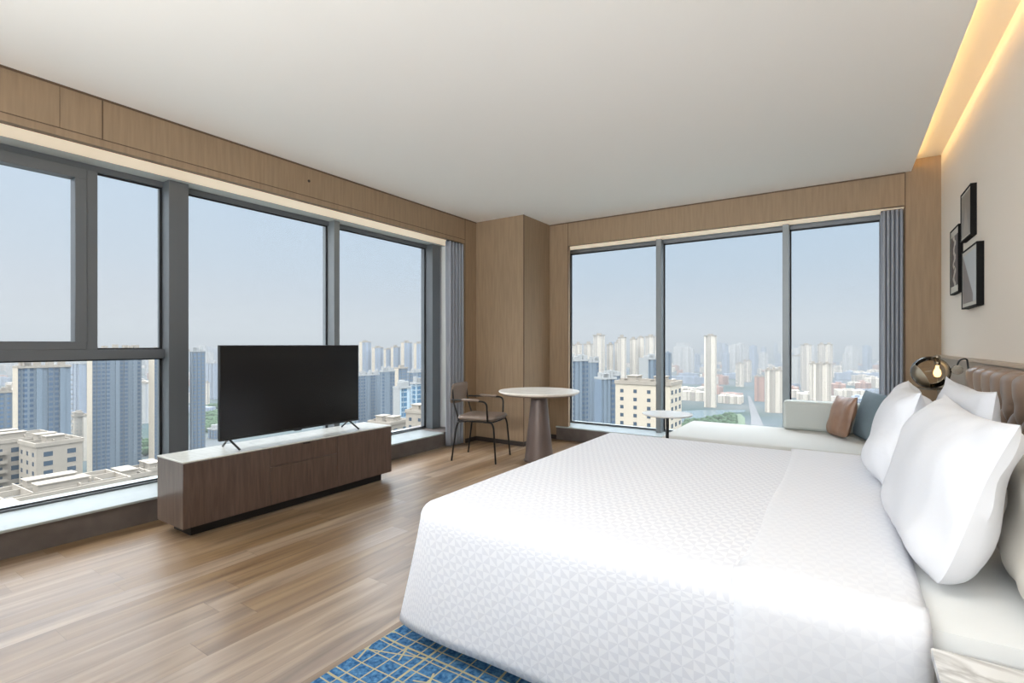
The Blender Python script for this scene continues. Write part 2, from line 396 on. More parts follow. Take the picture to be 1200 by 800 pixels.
# right window wall
w = MB()
w.box(-3.27, -3.0, YR, YR+.06, 0, H)
w.box(-3.27, -3.16, YR+.06, 6.25, 0, H)
w.box(-3.0, .475, YR, YR+.06, 2.535, H)
w.box(-3.16, .475, YR+.06, 6.45, 2.60, H)
w.box(.475, XR, YR, 6.45, 0, 2.945)
w.build('wall_far', veneer_m, kind=ST)
s_ = MB()
s_.box(-3.003, -2.997, YR-.002, YR, .0, H); s_.box(.472, .479, YR-.003, YR, 0, H)
s_.box(-3.27, .475, YR-.006, YR, H-.012, H)
s_.build('trim_6', seam_m, kind=ST)
B('trim_7', -3.16, .475, YR+.06, 6.135, 2.535, 2.60, cream_m, kind=ST)
B('trim_8', -3.16, .475, 6.135, 6.3, 2.535, 2.60, blindgrey_m, kind=ST)
# kerbs and sills
B('trim_9', -4.7, -4.07, -.1, 4.62, 0, .158, kerb_m, kind=ST)
B('trim_10', -4.7, -4.05, -.1, 4.625, .158, .175, sill_m, kind=ST, bevel=.003)
B('trim_11', -3.16, .475, 5.84, 6.40, 0, .158, kerb_m, kind=ST)
B('trim_12', -3.16, .475, 5.82, 6.40, .158, .175, sill_m, kind=ST, bevel=.003)
s_ = MB(); s_.box(-4.7, -4.08, 4.625, 4.97, 0, .175)
s_.build('trim_13', kerb_m, kind=ST)
# skirting
B('baseboard_left', XL, XL+.008, 4.97, 5.2, 0, .055, skirt_m, kind=ST)
s_ = MB(); s_.box(-4.0, -3.262, 5.192, 5.2, 0, .055); s_.box(-3.27, -3.262, 5.2, 5.86, 0, .055); s_.box(-3.262, -3.0, 5.852, 5.86, 0, .055)
s_.build('baseboard_column', skirt_m, kind=ST)

# window 1 (left) ------------------------------------------------------
w1 = thing('window_1', 'long grey framed window behind the television cabinet', 'window', (XW, 0, .175)); w1['kind'] = ST
del w1['category']
zt = 2.527-.175
def wb(par, name, x0, x1, y0, y1, z0, z1, m): return B(name, x0-XW, x1-XW, y0, y1, z0-.175, z1-.175, m, par, .002)
f = MB()
f.box(-.06, .02, -.1, 4.97, zt-.045, zt)
f.box(-.06, .01, -.1, 4.97, 0, .012)
f.build('window_frame', alu_m, w1, .002)
wb(w1, 'mullion', -4.56, -4.36, 1.773, 1.913, .175, 2.527, alu_m)
wb(w1, 'mullion', -4.56, -4.37, 3.292, 3.358, .175, 2.527, alu2_m)
wb(w1, 'mullion', -4.56, -4.36, 4.76, 4.905, .175, 2.527, alu_m)
wb(w1, 'mullion', -4.54, -4.44, 1.290, 1.352, 1.142, 2.482, alu_m)
wb(w1, 'mullion', -4.56, -4.36, .02, .14, .175, 2.527, alu_m)
wb(w1, 'transom', -4.54, -4.435, .14, 1.773, 1.142, 1.212, alu_m)
# opening sash at the top left
sa = MB(); y0, y1, z0, z1 = .14, 1.29, 1.212-.175, 2.482-.175
sa.box(-.05, .045, y0, y1, z1-.075, z1); sa.box(-.05, .045, y0, y1, z0, z0+.055)
sa.box(-.05, .045, y1-.065, y1, z0+.055, z1-.075); sa.box(-.05, .045, y0, y0+.065, z0+.055, z1-.075)
sash = sa.build('opening_sash', alu_m, w1, .003)
g = MB()
for (a, b_, z0, z1) in ((1.352, 1.773, 1.212, 2.482), (.14, 1.773, .19, 1.142), (1.913, 3.292, .19, 2.482), (3.358, 4.76, .19, 2.482)):
    z0 -= .175; z1 -= .175
    g.box(-.012, -.002, a, b_, z0, z0+.012); g.box(-.012, -.002, a, b_, z1-.010, z1)
    g.box(-.012, -.002, a, a+.008, z0, z1); g.box(-.012, .0, b_-.016, b_, z0, z1)
g.build('gasket', gasket_m, w1)
for (a, b_, z0, z1) in ((.20, 1.23, 1.26, 2.41), (1.352, 1.773, 1.212, 2.482), (.14, 1.773, .187, 1.142), (1.913, 3.292, .187, 2.482), (3.358, 4.76, .187, 2.482)):
    MB().box(-.026, -.020, a, b_, z0-.175, z1-.175).build('window_pane', pane_m, w1)
wb(w1, 'white_jamb_panel', -4.46, -4.07, 4.95, 4.968, .176, 2.525, curtainedge_m)

# window 2 (right) -----------------------------------------------------
w2 = thing('window_2', 'three pane grey framed window behind the daybed', 'window', (0, YW, .175)); w2['kind'] = ST
del w2['category']
f = MB()
f.box(-3.16, .475, -.02, .06, 2.535-.175-.045, 2.535-.175); f.box(-3.16, .475, -.01, .06, 0, .014)
f.box(-3.16, -3.135, -.01, .06, .014, 2.535-.22); f.box(.30, .475, -.01, .06, .014, 2.535-.22)
f.build('window_frame', alu_m, w2, .002)
for x0, x1 in ((-1.912, -1.850), (-.545, -.484)):
    B('mullion', x0, x1, -.12, .06, .0, 2.535-.175, alu2_m, w2, .002)
g = MB()
for a, b_ in ((-3.135, -1.912), (-1.850, -.545), (-.484, .30)):
    g.box(a, a+.014, .0, .012, .014, 2.31); g.box(a, b_, .0, .012, 2.30, 2.315); g.box(a, b_, .0, .012, .012, .022)
g.build('gasket', gasket_m, w2)
for a, b_ in ((-3.135, -1.912), (-1.850, -.545), (-.484, .30)):
    MB().box(a, b_, .022, .028, .014, 2.315).build('window_pane', pane_m, w2)

# lower wall panelling behind the bed
lp = thing('wainscot_panel', 'taupe lower wall panel with a pale wooden top rail behind the bed', 'wall panel', (XR, 3.4, 0)); lp['kind'] = ST
lp.name = 'trim_14'; del lp['category']
B('panel', -.028, 0, -4.9, 2.455, 0, 1.135, panelgrey_m, lp)
B('top_rail', -.034, 0, -4.9, 2.455, 1.135, 1.158, rail_m, lp, .003)

# ------------------------------------------------------------------ bed
bed = thing('bed', 'wide white bed base and mattress under the duvet by the headboard wall', 'bed', (-.35, 2.43, 0))
bx, by = -.35, 2.43
B('bed_base', -1.30-bx, .60-bx, 1.58-by, 3.30-by, .07, .30, plain('bed_base_fabric', rgb(70, 66, 64), .9), bed, .02)
for sx in (-1.22, .58):
    for sy in (1.66, 3.22):
        MB().lathe([(.025, .012), (.03, .07)], 20, (sx-bx, sy-by, 0)).build('leg', blackmetal_m, bed)
B('mattress', -1.345-bx, .60-bx, 1.535-by, 3.345-by, .30, .575, sheet_m, bed, .05)
def sheet_mesh():
    m = MB(); n = 24
    prof = [(1.50, .20), (1.497, .35), (1.492, .48), (1.495, .55), (1.512, .588), (1.56, .603), (1.9, .607), (2.43, .607), (2.96, .607), (3.30, .603), (3.348, .588), (3.365, .55), (3.368, .48), (3.363, .35), (3.36, .20)]
    vs = []
    for i in range(n+1):
        x = .05+(.605-.05)*i/n
        for k, (y, z) in enumerate(prof):
            q = noise.noise(Vector((x*4, y*4, z*5)))*.006
            vs.append((x-bx, y-by+(q if z < .58 else 0), z+(q if z > .58 else 0)))
    fs = [(i*len(prof)+k, i*len(prof)+k+1, (i+1)*len(prof)+k+1, (i+1)*len(prof)+k) for i in range(n) for k in range(len(prof)-1)]
    m.add(vs, fs); return m
sh = sheet_mesh().build('fitted_sheet', sheet_m, bed, smooth=True)

def cover(xa, xb, ya, yb, ztop, hem, extra, uvmat, name, parent, foot=True, loc=(0, 0, 0), flare=.15, wav=.012, seed=0.0, near_in=.03):
    """cloth over the bed: top, rounded edge, hanging sides; uv in metres of cloth"""
    rc = .075; path = []
    def seg(p, q, nrm, n):
        for k in range(n): t = k/n; path.append((p[0]+(q[0]-p[0])*t, p[1]+(q[1]-p[1])*t, nrm))
    if foot:
        seg((xb, ya), (xa+rc, ya), (0, -1), 60)
        for k in range(9): a = PI*1.5-PI/2*k/8; path.append((xa+rc+rc*math.cos(a), ya+rc+rc*math.sin(a), (math.cos(a), math.sin(a))))
        seg((xa, ya+rc+.01), (xa, yb-rc), (-1, 0), 60)
        for k in range(9): a = PI-PI/2*k/8; path.append((xa+rc+rc*math.cos(a), yb-rc+rc*math.sin(a), (math.cos(a), math.sin(a))))
        path += [(xa+rc+(xb-xa-rc)*k/60, yb, (0, 1)) for k in range(1, 61)]
        spine = lambda p: (min(max(p[0], xa+.7), xb), (ya+yb)/2)
    er = .065+extra
    prof = []
    nh = 12
    for j in range(nh):                                  # hanging part, hem first
        t = j/nh; prof.append(('h', t))
    for j in range(7): prof.append(('r', j/6))
    for j in range(1, 15): prof.append(('t', (j/14)))
    vs = []; uvs = []
    K = len(path) if foot else 41
    if not foot: # band across the bed: profile only over y
        rows = []
        prof2 = []
        for j in range(nh): t = j/nh; prof2.append((ya+near_in*(1-t), hem+(ztop-er-hem)*t, -(1-t)*(ztop-er-hem)))
        for j in range(7): a = PI/2*j/6; prof2.append((ya+er-er*math.cos(a), ztop-er+er*math.sin(a), er*a))
        for j in range(1, 40): t = j/40; prof2.append((ya+er+(yb-ya-2*er)*t, ztop, er*1.57+(yb-ya-2*er)*t))
        half = [(q[0], q[1], q[2]) for q in prof2]
        mir = [(ya+yb-q[0], q[1], (yb-ya)-q[2]+2*er*.57) for q in reversed(prof2[:nh+7])]
        P2 = half+mir
        n = 26
        for i in range(n+1):
            x = xa+(xb-xa)*i/n
            lip = min(1, i/2.0, (n-i)/2.0)
            for (y, z, u) in P2:
                top = z > ztop-.001
                w_ = noise.noise(Vector((x*5, y*3+seed, z*3)))*wav
                dz = extra*(lip-1) if top else 0
                dy = (extra*(1-lip))*(1 if y < (ya+yb)/2 else -1) if not top else 0
                d = .6*w_*(1 if z < ztop-er else .2)
                vs.append((x-loc[0]+(.02*(1-(z-hem)/(ztop-hem)) if not top else 0)*(1 if i > n/2 else 0), y+dy+d-loc[1], z+dz+(w_*.35 if top else 0)-loc[2])); uvs.append((x, u))
        L = len(P2)
        fs = [(i*L+k, (i+1)*L+k, (i+1)*L+k+1, i*L+k+1) for i in range(n) for k in range(L-1)]
    else:
        K = len(path); L = len(prof); s0 = 0
        for k, (px, py, nr) in enumerate(path):
            if k: s0 += math.hypot(px-path[k-1][0], py-path[k-1][1])
            sx, sy = spine((px, py))
            for kind, t in prof:
                if kind == 'h':
                    d = 1-t; z = hem+(ztop-er-hem)*t
                    out = Vector((nr[0]*flare*d, nr[1]*(-near_in if nr[1] < 0 else 0)*d, 0))
                    wv = noise.noise(Vector((s0*3.2+seed, z*1.5, 3.1)))*wav*(d*1.3+.1)
                    x = px+out.x+nr[0]*wv; y = py+out.y+nr[1]*wv
                    dn = (ztop-z)
                    U = (px+nr[0]*dn, py+nr[1]*dn)
                elif kind == 'r':
                    a = PI/2*t; ins = er-er*math.cos(a); z = ztop-er+er*math.sin(a)
                    x = px-nr[0]*ins; y = py-nr[1]*ins; U = (x+nr[0]*(ztop-z)*.4, y+nr[1]*(ztop-z)*.4)
                else:
                    x0 = px-nr[0]*er; y0 = py-nr[1]*er
                    x = x0+(sx-x0)*t; y = y0+(sy-y0)*t
                    ed = min(x-xa, y-ya, yb-y)-er; ed = max(0.0, min(1.0, ed/.35)); z = ztop+.010*math.sin(PI/2*ed)+noise.noise(Vector((x*2.2, y*2.2, seed)))*.006*min(1, ed*3)
                    U = (x, y)
                vs.append((x-loc[0], y-loc[1], z-loc[2])); uvs.append(U)
        fs = [(k*L+j, (k+1)*L+j, (k+1)*L+j+1, k*L+j+1) for k in range(K-1) for j in range(L-1)]
    me = bpy.data.meshes.new(name); me.from_pydata(vs, [], fs); me.update()
    uvl = me.uv_layers.new(name='UVMap')
    for lp_ in me.loops: uvl.data[lp_.index].uv = uvs[lp_.vertex_index]
    bm = bmesh.new(); bm.from_mesh(me); bmesh.ops.remove_doubles(bm, verts=bm.verts, dist=1e-5)
    if sum(f_.normal.z*f_.calc_area() for f_ in bm.faces) < 0: bmesh.ops.reverse_faces(bm, faces=bm.faces)
    bm.to_mesh(me); bm.free()
    for p in me.polygons: p.use_smooth = True
    o = bpy.data.objects.new(name, me); COL.objects.link(o); me.materials.append(uvmat)
    md = o.modifiers.new('thick', 'SOLIDIFY'); md.thickness = .014; md.offset = -1
    if parent: o.parent = parent
    return o
DV = (-.62, 2.42, .1)
dv = thing('duvet', 'white duvet with a triangle pinwheel pattern covering the bed', 'duvet', DV)
cover(-1.43, -.14, 1.445, 3.415, .625, .085, 0, duvet_m, 'duvet_cover', dv, True, DV)
band = cover(-.255, .165, 1.436, 3.428, .640, .07, .014, duvet2_m, 'turned_back_edge', dv, False, DV, seed=4.2)
band['label'] = 'plain white band of duvet turned back below the pillows'

def pillow(name, label, cat, W_, H_, T_, mat, loc, lean, yaw, group=None, pinch=.06, seed=0.0, n=30, roll=0, exp=.55, wr=.016, piping=None):
    """W_ along local y, H_ along local z, thickness along x; base of the pillow at the origin"""
    def surf(sgn):
        vs = []
        for i in range(n+1):
            for j in range(n+1):
                a = -1+2*i/n; b = -1+2*j/n
                a = math.sin(a*PI/2)*.55+a*.45; b = math.sin(b*PI/2)*.55+b*.45
                sb = min(1, max(0, (b+.6)/1.2)); sb = sb*sb*(3-2*sb); pn = pinch*(.45+.55*sb); rb = (1-.10*(a*b)**4) if b < 0 else 1; y = W_/2*a*(1-pn*(1-b*b)*a*a)*rb; z = H_/2*b*(1-pn*(1-a*a)*b*b)*rb
                t = (max(0, 1-abs(a)**2.6)*max(0, 1-abs(b)**(2.6 if b > 0 else 4.2)))**exp
                cr = noise.noise(Vector((a*1.4+seed, b*1.4, sgn*2.0)))*wr*2
                wrk = noise.noise(Vector((a*5+seed, b*2.2, sgn*5.0+1)))*wr*(1-t)*1.6
                x = sgn*(T_/2*t)+(cr+wrk)*min(1, t*3)
                vs.append((x, y, z+H_/2))
        return vs
    m = MB(); N = n+1
    A = surf(-1); Bv = surf(1)
    fA = [(i*N+j, i*N+j+1, (i+1)*N+j+1, (i+1)*N+j) for i in range(n) for j in range(n)]
    m.add(A, fA); m.add(Bv, [tuple(reversed(f_)) for f_ in fA])
    o = m.build(name, mat, smooth=True)
    for p in o.data.polygons: p.use_smooth = True
    o.data.set_sharp_from_angle(angle=R(24))
    o.location = loc; o.rotation_euler = Matrix.Rotation(yaw, 3, 'Z').to_4x4().to_euler()
    M = Matrix.Rotation(yaw, 4, 'Z') @ Matrix.Rotation(lean, 4, 'Y') @ Matrix.Rotation(roll, 4, 'X')
    o.rotation_euler = M.to_euler()
    tag(o, label, cat, group); return o
G = 'white bed pillows propped against the headboard'
pillow('bed_pillow', 'large white pillow propped up front nearest the nightstand', 'pillow', .93, .47, .21, white_m, (.186, 2.085, .617), R(18.5), R(1), G, seed=1, pinch=.11)
pillow('bed_pillow', 'white pillow in the front row farther from the nightstand, toward the window', 'pillow', .80, .445, .20, white_m, (.158, 2.965, .630), R(15), R(-2), G, seed=7, pinch=.12)
pillow('bed_pillow', 'white pillow behind the front two, its corners rising above them', 'pillow', 1.0, .47, .15, white_m, (.405, 2.80, .622), R(3), R(0), G, seed=12, pinch=.11)
pillow('bed_pillow', 'creamy white pillow behind the large front one at the right picture edge', 'pillow', .74, .47, .17, plain('ivory_cotton', rgb(228, 222, 212), .85, spec=.2), (.41, 1.72, .612), R(12), R(0), G, seed=21, pinch=.07)

# ------------------------------------------------------------------ tufted headboard
hb = thing('headboard', 'taupe leather tufted headboard with channelled top behind the pillows', 'headboard', (.70, 2.4, 0))
def headboard_mesh():
    ny, nz = 420, 90; y0, y1, z0, z1 = -1.45, 1.69, .62, 1.128; s = .198; ztf = .98; vs = []
    for i in range(ny+1):
        y = y0+(y1-y0)*i/ny
        for j in range(nz+1):
            z = z0+(z1-z0)*j/nz; yy = y-1.69
            if z >= ztf: f_ = abs(math.sin(PI*yy/s))**.5
            else:
                q = (ztf-z)/.24
                f_ = (abs(math.sin(PI*(yy/s+q)))*abs(math.sin(PI*(yy/s-q))))**.32
                f_ = min(f_, 1)
            dip = math.exp(-((z-ztf)/.035)**2)*.014*(1-f_*.5)
            ez = min((z1-z)/.05, 1); ey = min((y1-y)/.05, (y-y0)/.05, 1)
            rnd = math.sqrt(max(0, 1-(1-ez)**2))*math.sqrt(max(0, 1-(1-max(ey, 0))**2))
            d = .035+.055*f_-dip
            vs.append((-.0-d*rnd, y, z))
    N = nz+1
    m = MB().add(vs, [(i*N+j, i*N+j+1, (i+1)*N+j+1, (i+1)*N+j) for i in range(ny) for j in range(nz)]); return m
h_ = headboard_mesh().build('tufted_panel', hbleather_m, hb)
for p in h_.data.polygons: p.use_smooth = True
for k in range(0, 15):
    y = 1.69-.198*k; zb = .98
    if -1.4 < y < 1.6:
        MB().lathe([(.0001, -.006), (.010, -.003), (.013, .003), (.010, .009), (.0001, .011)], 14).build('button', hbleather_m, hb, smooth=True, loc=(-.034, y, zb-.003)).rotation_euler = (0, -PI/2, 0)

# ------------------------------------------------------------------ nightstand
ns = thing('nightstand', 'walnut nightstand with a pale veined marble top beside the bed', 'nightstand', (.44, 1.13, 0))
B('marble_top', -.285, .155, -.25, .255, .585, .605, marble_m, ns, .003)
B('body', -.27, .15, -.235, .24, .10, .585, walnut_m, ns, .003)
B('drawer', -.276, -.27, -.225, .23, .36, .565, walnut_m, ns, .002)
B('plinth', -.23, .12, -.2, .2, .0115, .10, toekick_m, ns)

# ------------------------------------------------------------------ wall lamp
lp = thing('wall_lamp', 'swing arm wall lamp with a smoked glass globe beyond the headboard', 'lamp', (.70, 4.22, 1.02))
gc = Vector((-.225, .03, .048)); gr = .104
def sphere_cut(r, t0, t1, seg=40, n=22, thick=0):
    return [(max(1e-4, r*math.sin(t0+(t1-t0)*k/n)), r*math.cos(t0+(t1-t0)*k/n)) for k in range(n+1)]
gl_ = MB().lathe(sphere_cut(gr, R(2), R(178)), 40).build('glass_globe', globe_m, lp, smooth=True, loc=gc); gl_.rotation_euler = (0, R(-90), 0)
hs_ = MB().lathe(sphere_cut(gr-.005, R(4), R(58)), 40).build('chrome_cap', chrome_m, lp, smooth=True, loc=gc); hs_.rotation_euler = (R(0), R(-118), R(10))
dish = MB().lathe([(.0001, -.004), (.05, -.004), (.086, .003), (.094, .008), (.09, .009), (.05, .002), (.0001, .002)], 40).build('saucer', nickel_m, lp, smooth=True, loc=(gc.x, gc.y, gc.z-gr-.006))
MB().lathe([(.0001, -.028), (.015, -.022), (.021, -.005), (.019, .015), (.011, .03), (.009, .05), (.0001, .051)], 24).build('bulb', bulb_m, lp, smooth=True, loc=gc+Vector((.035, 0, -.005)))
sk = MB().lathe([(.016, .0), (.018, .05), (.014, .06)], 20).build('bulb_socket', nickel_m, lp, smooth=True, loc=gc+Vector((.035, 0, .05)))
MB().lathe([(.02, -.012), (.03, -.012), (.03, .012), (.02, .012)], 24).build('joint', nickel_m, lp, loc=gc+Vector((.13, -.02, .02))).rotation_euler = (PI/2, 0, 0)
MB().tube([(gc.x, gc.y, gc.z-gr), (gc.x+.10, gc.y-.03, gc.z-gr), (-.05, .0, gc.z-gr), (-.02, .0, gc.z-gr)], .006).build('swing_arm', blackmetal_m, lp)
MB().tube(arc([(gc.x+.12, gc.y-.02, gc.z+.02), (gc.x+.14, gc.y-.03, gc.z+.085), (-.05, .0, gc.z+.095), (-.035, .0, -.02), (-.02, 0, -.05)], .05), .005).build('power_cord', black_m, lp, smooth=True)
MB().lathe([(.0001, 0), (.045, 0), (.045, .015), (.0001, .018)], 28).build('wall_plate', nickel_m, lp, loc=(-.012, .0, -.07)).rotation_euler = (0, -PI/2, 0)

# ------------------------------------------------------------------ picture frames
def art_mat(name, kind):
    m, n, l, b = newmat(name)
    t = n.new('ShaderNodeTexCoord'); s = n.new('ShaderNodeSeparateXYZ'); l.new(t.outputs['Object'], s.inputs[0])
    y, z = s.outputs[1], s.outputs[2]
    if kind == 0:
        k = mth(n, l, 'GREATER_THAN', mth(n, l, 'ADD', mth(n, l, 'ABSOLUTE', y), mth(n, l, 'MULTIPLY', z, .6)), .03)
        nz = n.new('ShaderNodeTexNoise'); nz.inputs['Scale'].default_value = 14; l.new(t.outputs['Object'], nz.inputs[0])
        c_ = mixc(n, l, k, rgb(150, 138, 124), rgb(116, 106, 96)); l.new(mixc(n, l, mth(n, l, 'MULTIPLY', nz.outputs[0], .5), c_, rgb(180, 170, 156)), b.inputs['Base Color'])
    elif kind == 1:
        vo = n.new('ShaderNodeTexVoronoi'); vo.inputs['Scale'].default_value = 16; l.new(t.outputs['Object'], vo.inputs['Vector'])
        st = mth(n, l, 'LESS_THAN', mth(n, l, 'ABSOLUTE', mth(n, l, 'ADD', y, mth(n, l, 'MULTIPLY', mth(n, l, 'SINE', mth(n, l, 'MULTIPLY', z, 60)), .03))), .035)
        k = mth(n, l, 'MULTIPLY', st, mth(n, l, 'GREATER_THAN', vo.outputs[0], .28))
        l.new(mixc(n, l, k, rgb(58, 46, 42), rgb(206, 198, 188)), b.inputs['Base Color'])
    else:
        k = mth(n, l, 'LESS_THAN', mth(n, l, 'ADD', z, mth(n, l, 'MULTIPLY', mth(n, l, 'SUBTRACT', .12, y), .9)), .10)
        k = mth(n, l, 'MULTIPLY', k, mth(n, l, 'GREATER_THAN', y, -.12))
        l.new(mixc(n, l, k, rgb(188, 190, 190), rgb(118, 104, 94)), b.inputs['Base Color'])
    b.inputs['Roughness'].default_value = .35
    return m
framem = plain('black_frame', rgb(14, 13, 13), .75, spec=.2)
matm = plain('passe_partout', rgb(206, 202, 192), .8)
def picture(label, yc, zc, wy, hz, dep, border, k):
    t = thing('framed_picture', label, 'picture', (XR, yc, zc), 0, None)
    f_ = MB(); e = .010
    f_.box(-dep, 0, -wy/2, -wy/2+e, -hz/2, hz/2); f_.box(-dep, 0, wy/2-e, wy/2, -hz/2, hz/2)
    f_.box(-dep, 0, -wy/2+e, wy/2-e, -hz/2, -hz/2+e); f_.box(-dep, 0, -wy/2+e, wy/2-e, hz/2-e, hz/2)
    f_.box(-.006, 0, -wy/2+e, wy/2-e, -hz/2+e, hz/2-e)
    f_.build('frame', framem, t)
    B('mount', -dep+.004, -.006, -wy/2+e, wy/2-e, -hz/2+e, hz/2-e, matm, t)
    by_, bz_ = border
    B('print', -dep+.002, -dep+.004, -wy/2+by_, wy/2-by_, -hz/2+bz_, hz/2-bz_, art_mat('art_%d' % k, k), t)
picture('small black box frame with a grey taupe abstract print, highest of the three', 4.59, 2.142, .34, .34, .032, (.025, .025), 0)
picture('narrow black frame with a dark brown print of pale shapes, farthest left of the three', 5.04, 1.885, .34, .50, .028, (.035, .06), 1)
picture('black box frame with a slanted grey shape, lowest and nearest of the three', 4.455, 1.695, .48, .40, .036, (.035, .035), 2)

# ------------------------------------------------------------------ rug
rg = MB().box(-1.63, .3, -.6, 2.6, 0.0005, .011).build('rug', rug_m, bevel=.003)
tag(rg, 'blue rug with thin yellow grid lines partly under the bed', 'rug')

# ------------------------------------------------------------------ tv cabinet and television
cb = thing('tv_cabinet', 'low walnut media cabinet with a pale stone top by the left window', 'cabinet', (-3.675, 2.374, 0))
B('carcass', -.185, .179, -.874, .876, .072, .492, walnutend_m, cb, .002)
B('stone_top', -.187, .187, -.876, .878, .492, .502, cabtop_m, cb, .002)
B('door', .179, .187, -.876, -.297, .075, .488, walnut_m, cb, .0015)
B('door', .179, .187, .286, .878, .075, .488, walnut_m, cb, .0015)
B('lower_panel', .179, .187, -.293, .282, .075, .350, walnut_m, cb, .0015)
dr = B('drawer', .179, .187, -.293, .282, .355, .488, walnut_m, cb, .0015)
B('finger_pull', .186, .188, -.03, .03, .478, .489, black_m, cb)
B('toe_kick', -.12, .115, -.80, .82, 0, .072, toekick_m, cb)

tv = thing('television', 'large black flat screen television standing on the low cabinet', 'television', (-3.66, 2.405, .502))
B('screen_panel', -.018, .010, -.605, .605, .065, .742, black_m, tv, .003)
B('display', .010, .0115, -.598, .598, .080, .736, plain('tv_screen', rgb(20, 20, 21), .22, spec=.5), tv)
B('lower_bezel', .010, .013, -.605, .605, .065, .080, plain('bezel', rgb(30, 30, 32), .4), tv, .001)
B('sensor_bar', .004, .015, -.03, .03, .057, .066, black_m, tv)
B('back_bulge', -.050, -.018, -.42, .42, .09, .45, black_m, tv, .012)
for y in (-.54, .50):
    MB().tube(arc([(.115, y+.02, .007), (.004, y, .075), (-.115, y+.02, .007)], .02), .0075, 10).build('foot', black_m, tv, smooth=True)

# ------------------------------------------------------------------ round table
rt = thing('round_table', 'round pedestal table with a cream stone top and a bronze tapering base', 'table', (-2.74, 4.67, 0))
MB().lathe([(.0001, .722), (.405, .722), (.425, .730), (.435, .742), (.435, .748), (.432, .752), (.0001, .752)], 72).build('table_top', tabletop_m, rt, smooth=True)
MB().lathe([(.0001, .710), (.39, .710), (.40, .722), (.0001, .722)], 60).build('top_rim', plain('table_rim', rgb(120, 106, 96), .4, metal=.3), rt, smooth=True)
MB().lathe([(.0001, 0), (.165, 0), (.165, .012), (.155, .02), (.082, .71), (.0001, .71)], 48).build('pedestal', basecone_m, rt, smooth=True)

# ------------------------------------------------------------------ armchair
ch = thing('armchair', 'black metal armchair with taupe leather seat and back beside the round table', 'chair', (-3.32, 4.425, 0), R(15))
tr_ = .0095
for sy in (-1, 1):
    y = sy*.215
    MB().tube(arc([(.245, sy*.235, 0), (.215, y, .37), (.195, y, .425), (.10, y, .428)], .05), tr_, 12).build('front_leg', blackmetal_m, ch, smooth=True)
    MB().tube(arc([(-.265, sy*.225, 0), (-.215, y, .36), (-.19, y, .425), (-.10, y, .428)], .05), tr_, 12).build('rear_leg', blackmetal_m, ch, smooth=True)
    MB().tube(arc([(.155, sy*.24, .43), (.155, sy*.262, .65), (-.06, sy*.262, .655), (-.275, sy*.215, .655)], .06), tr_, 12).build('armrest_tube', blackmetal_m, ch, smooth=True)
    MB().tube([(.07, sy*.262, .659), (.06, sy*.262, .660), (-.12, sy*.255, .662), (-.13, sy*.252, .661)], [.010, .0155, .0155, .010], 14).build('arm_pad', seatleather_m, ch, smooth=True)
    MB().tube([(-.195, sy*.19, .43), (-.255, sy*.19, .62), (-.275, sy*.19, .80)], tr_*.9, 12).build('back_post', blackmetal_m, ch, smooth=True)
fr_ = arc([(.16, -.225, .432), (.16, .225, .432)], .01)
m = MB(); m.tube(arc([(.20, -.19, .43), (.22, 0, .43), (.20, .19, .43)], .05), tr_*.9); m.tube([(-.19, -.215, .43), (-.19, .215, .43)], tr_*.9)
m.tube([(.20, -.215, .43), (-.19, -.215, .43)], tr_*.9); m.tube([(.20, .215, .43), (-.19, .215, .43)], tr_*.9); m.tube([(-.275, -.215, .655), (-.275, .215, .655)], tr_*.8)
m.build('seat_frame', blackmetal_m, ch, smooth=True)
def pad(name, mat, par, sx, sy, th, loc, rot=(0, 0, 0), curve=0, n=16):
    vs = []
    for s in (1, -1):
        for i in range(n+1):
            for j in range(n+1):
                a = -1+2*i/n; b = -1+2*j/n
                k = (1-max(abs(a), 0)**8)*(1-abs(b)**8); k = max(0, k)**.5
                # superellipse outline
                q = 1-.055*(abs(a)**4*abs(b)**4)*2
                vs.append((a*sx/2*q, b*sy/2*q, s*th/2*k+curve*b*b))
    N = n+1; f0 = [(i*N+j, (i+1)*N+j, (i+1)*N+j+1, i*N+j+1) for i in range(n) for j in range(n)]
    m = MB().add(vs, f0+[tuple(N*N+q for q in reversed(f_)) for f_ in f0])
    o = m.build(name, mat, par, loc=loc); o.rotation_euler = rot
    for p in o.data.polygons: p.use_smooth = True
    return o
pad('seat', seatleather_m, ch, .47, .46, .06, (.01, 0, .462))
pad('backrest', seatleather_m, ch, .23, .42, .035, (-.262, 0, .715), (0, R(-82), 0), curve=.02)

# ------------------------------------------------------------------ daybed, bolster, cushions, side table
db = thing('daybed', 'low pale upholstered daybed running below the far window', 'daybed', (-.40, 5.20, 0))
B('seat_cushion', -1.03, 1.00, -.55, .60, .23, .405, daybed_m, db, .05)
B('base', -.98, .98, -.50, .52, .06, .23, plain('daybed_base', rgb(120, 112, 104), .7), db, .01)
for sx in (-.9, .9):
    for sy in (-.42, .42): MB().lathe([(.02, 0), (.028, .06)], 16, (sx, sy, 0)).build('leg', blackmetal_m, db)
B('back_bolster', -.105, .93, .47, .63, .405, .69, bolst_m, db, .03)
pillow('cushion', 'brown leather square cushion leaning at the right end of the daybed', 'cushion', .40, .38, .115, brownleather_m, (-.055, 5.44, .412), R(15), R(22), pinch=.05, wr=.008, seed=3, roll=R(-3))
pillow('cushion', 'slate blue fabric cushion behind the brown leather one on the daybed', 'cushion', .50, .43, .13, bluecush_m, (.155, 5.36, .412), R(13), R(18), pinch=.05, wr=.008, seed=9)

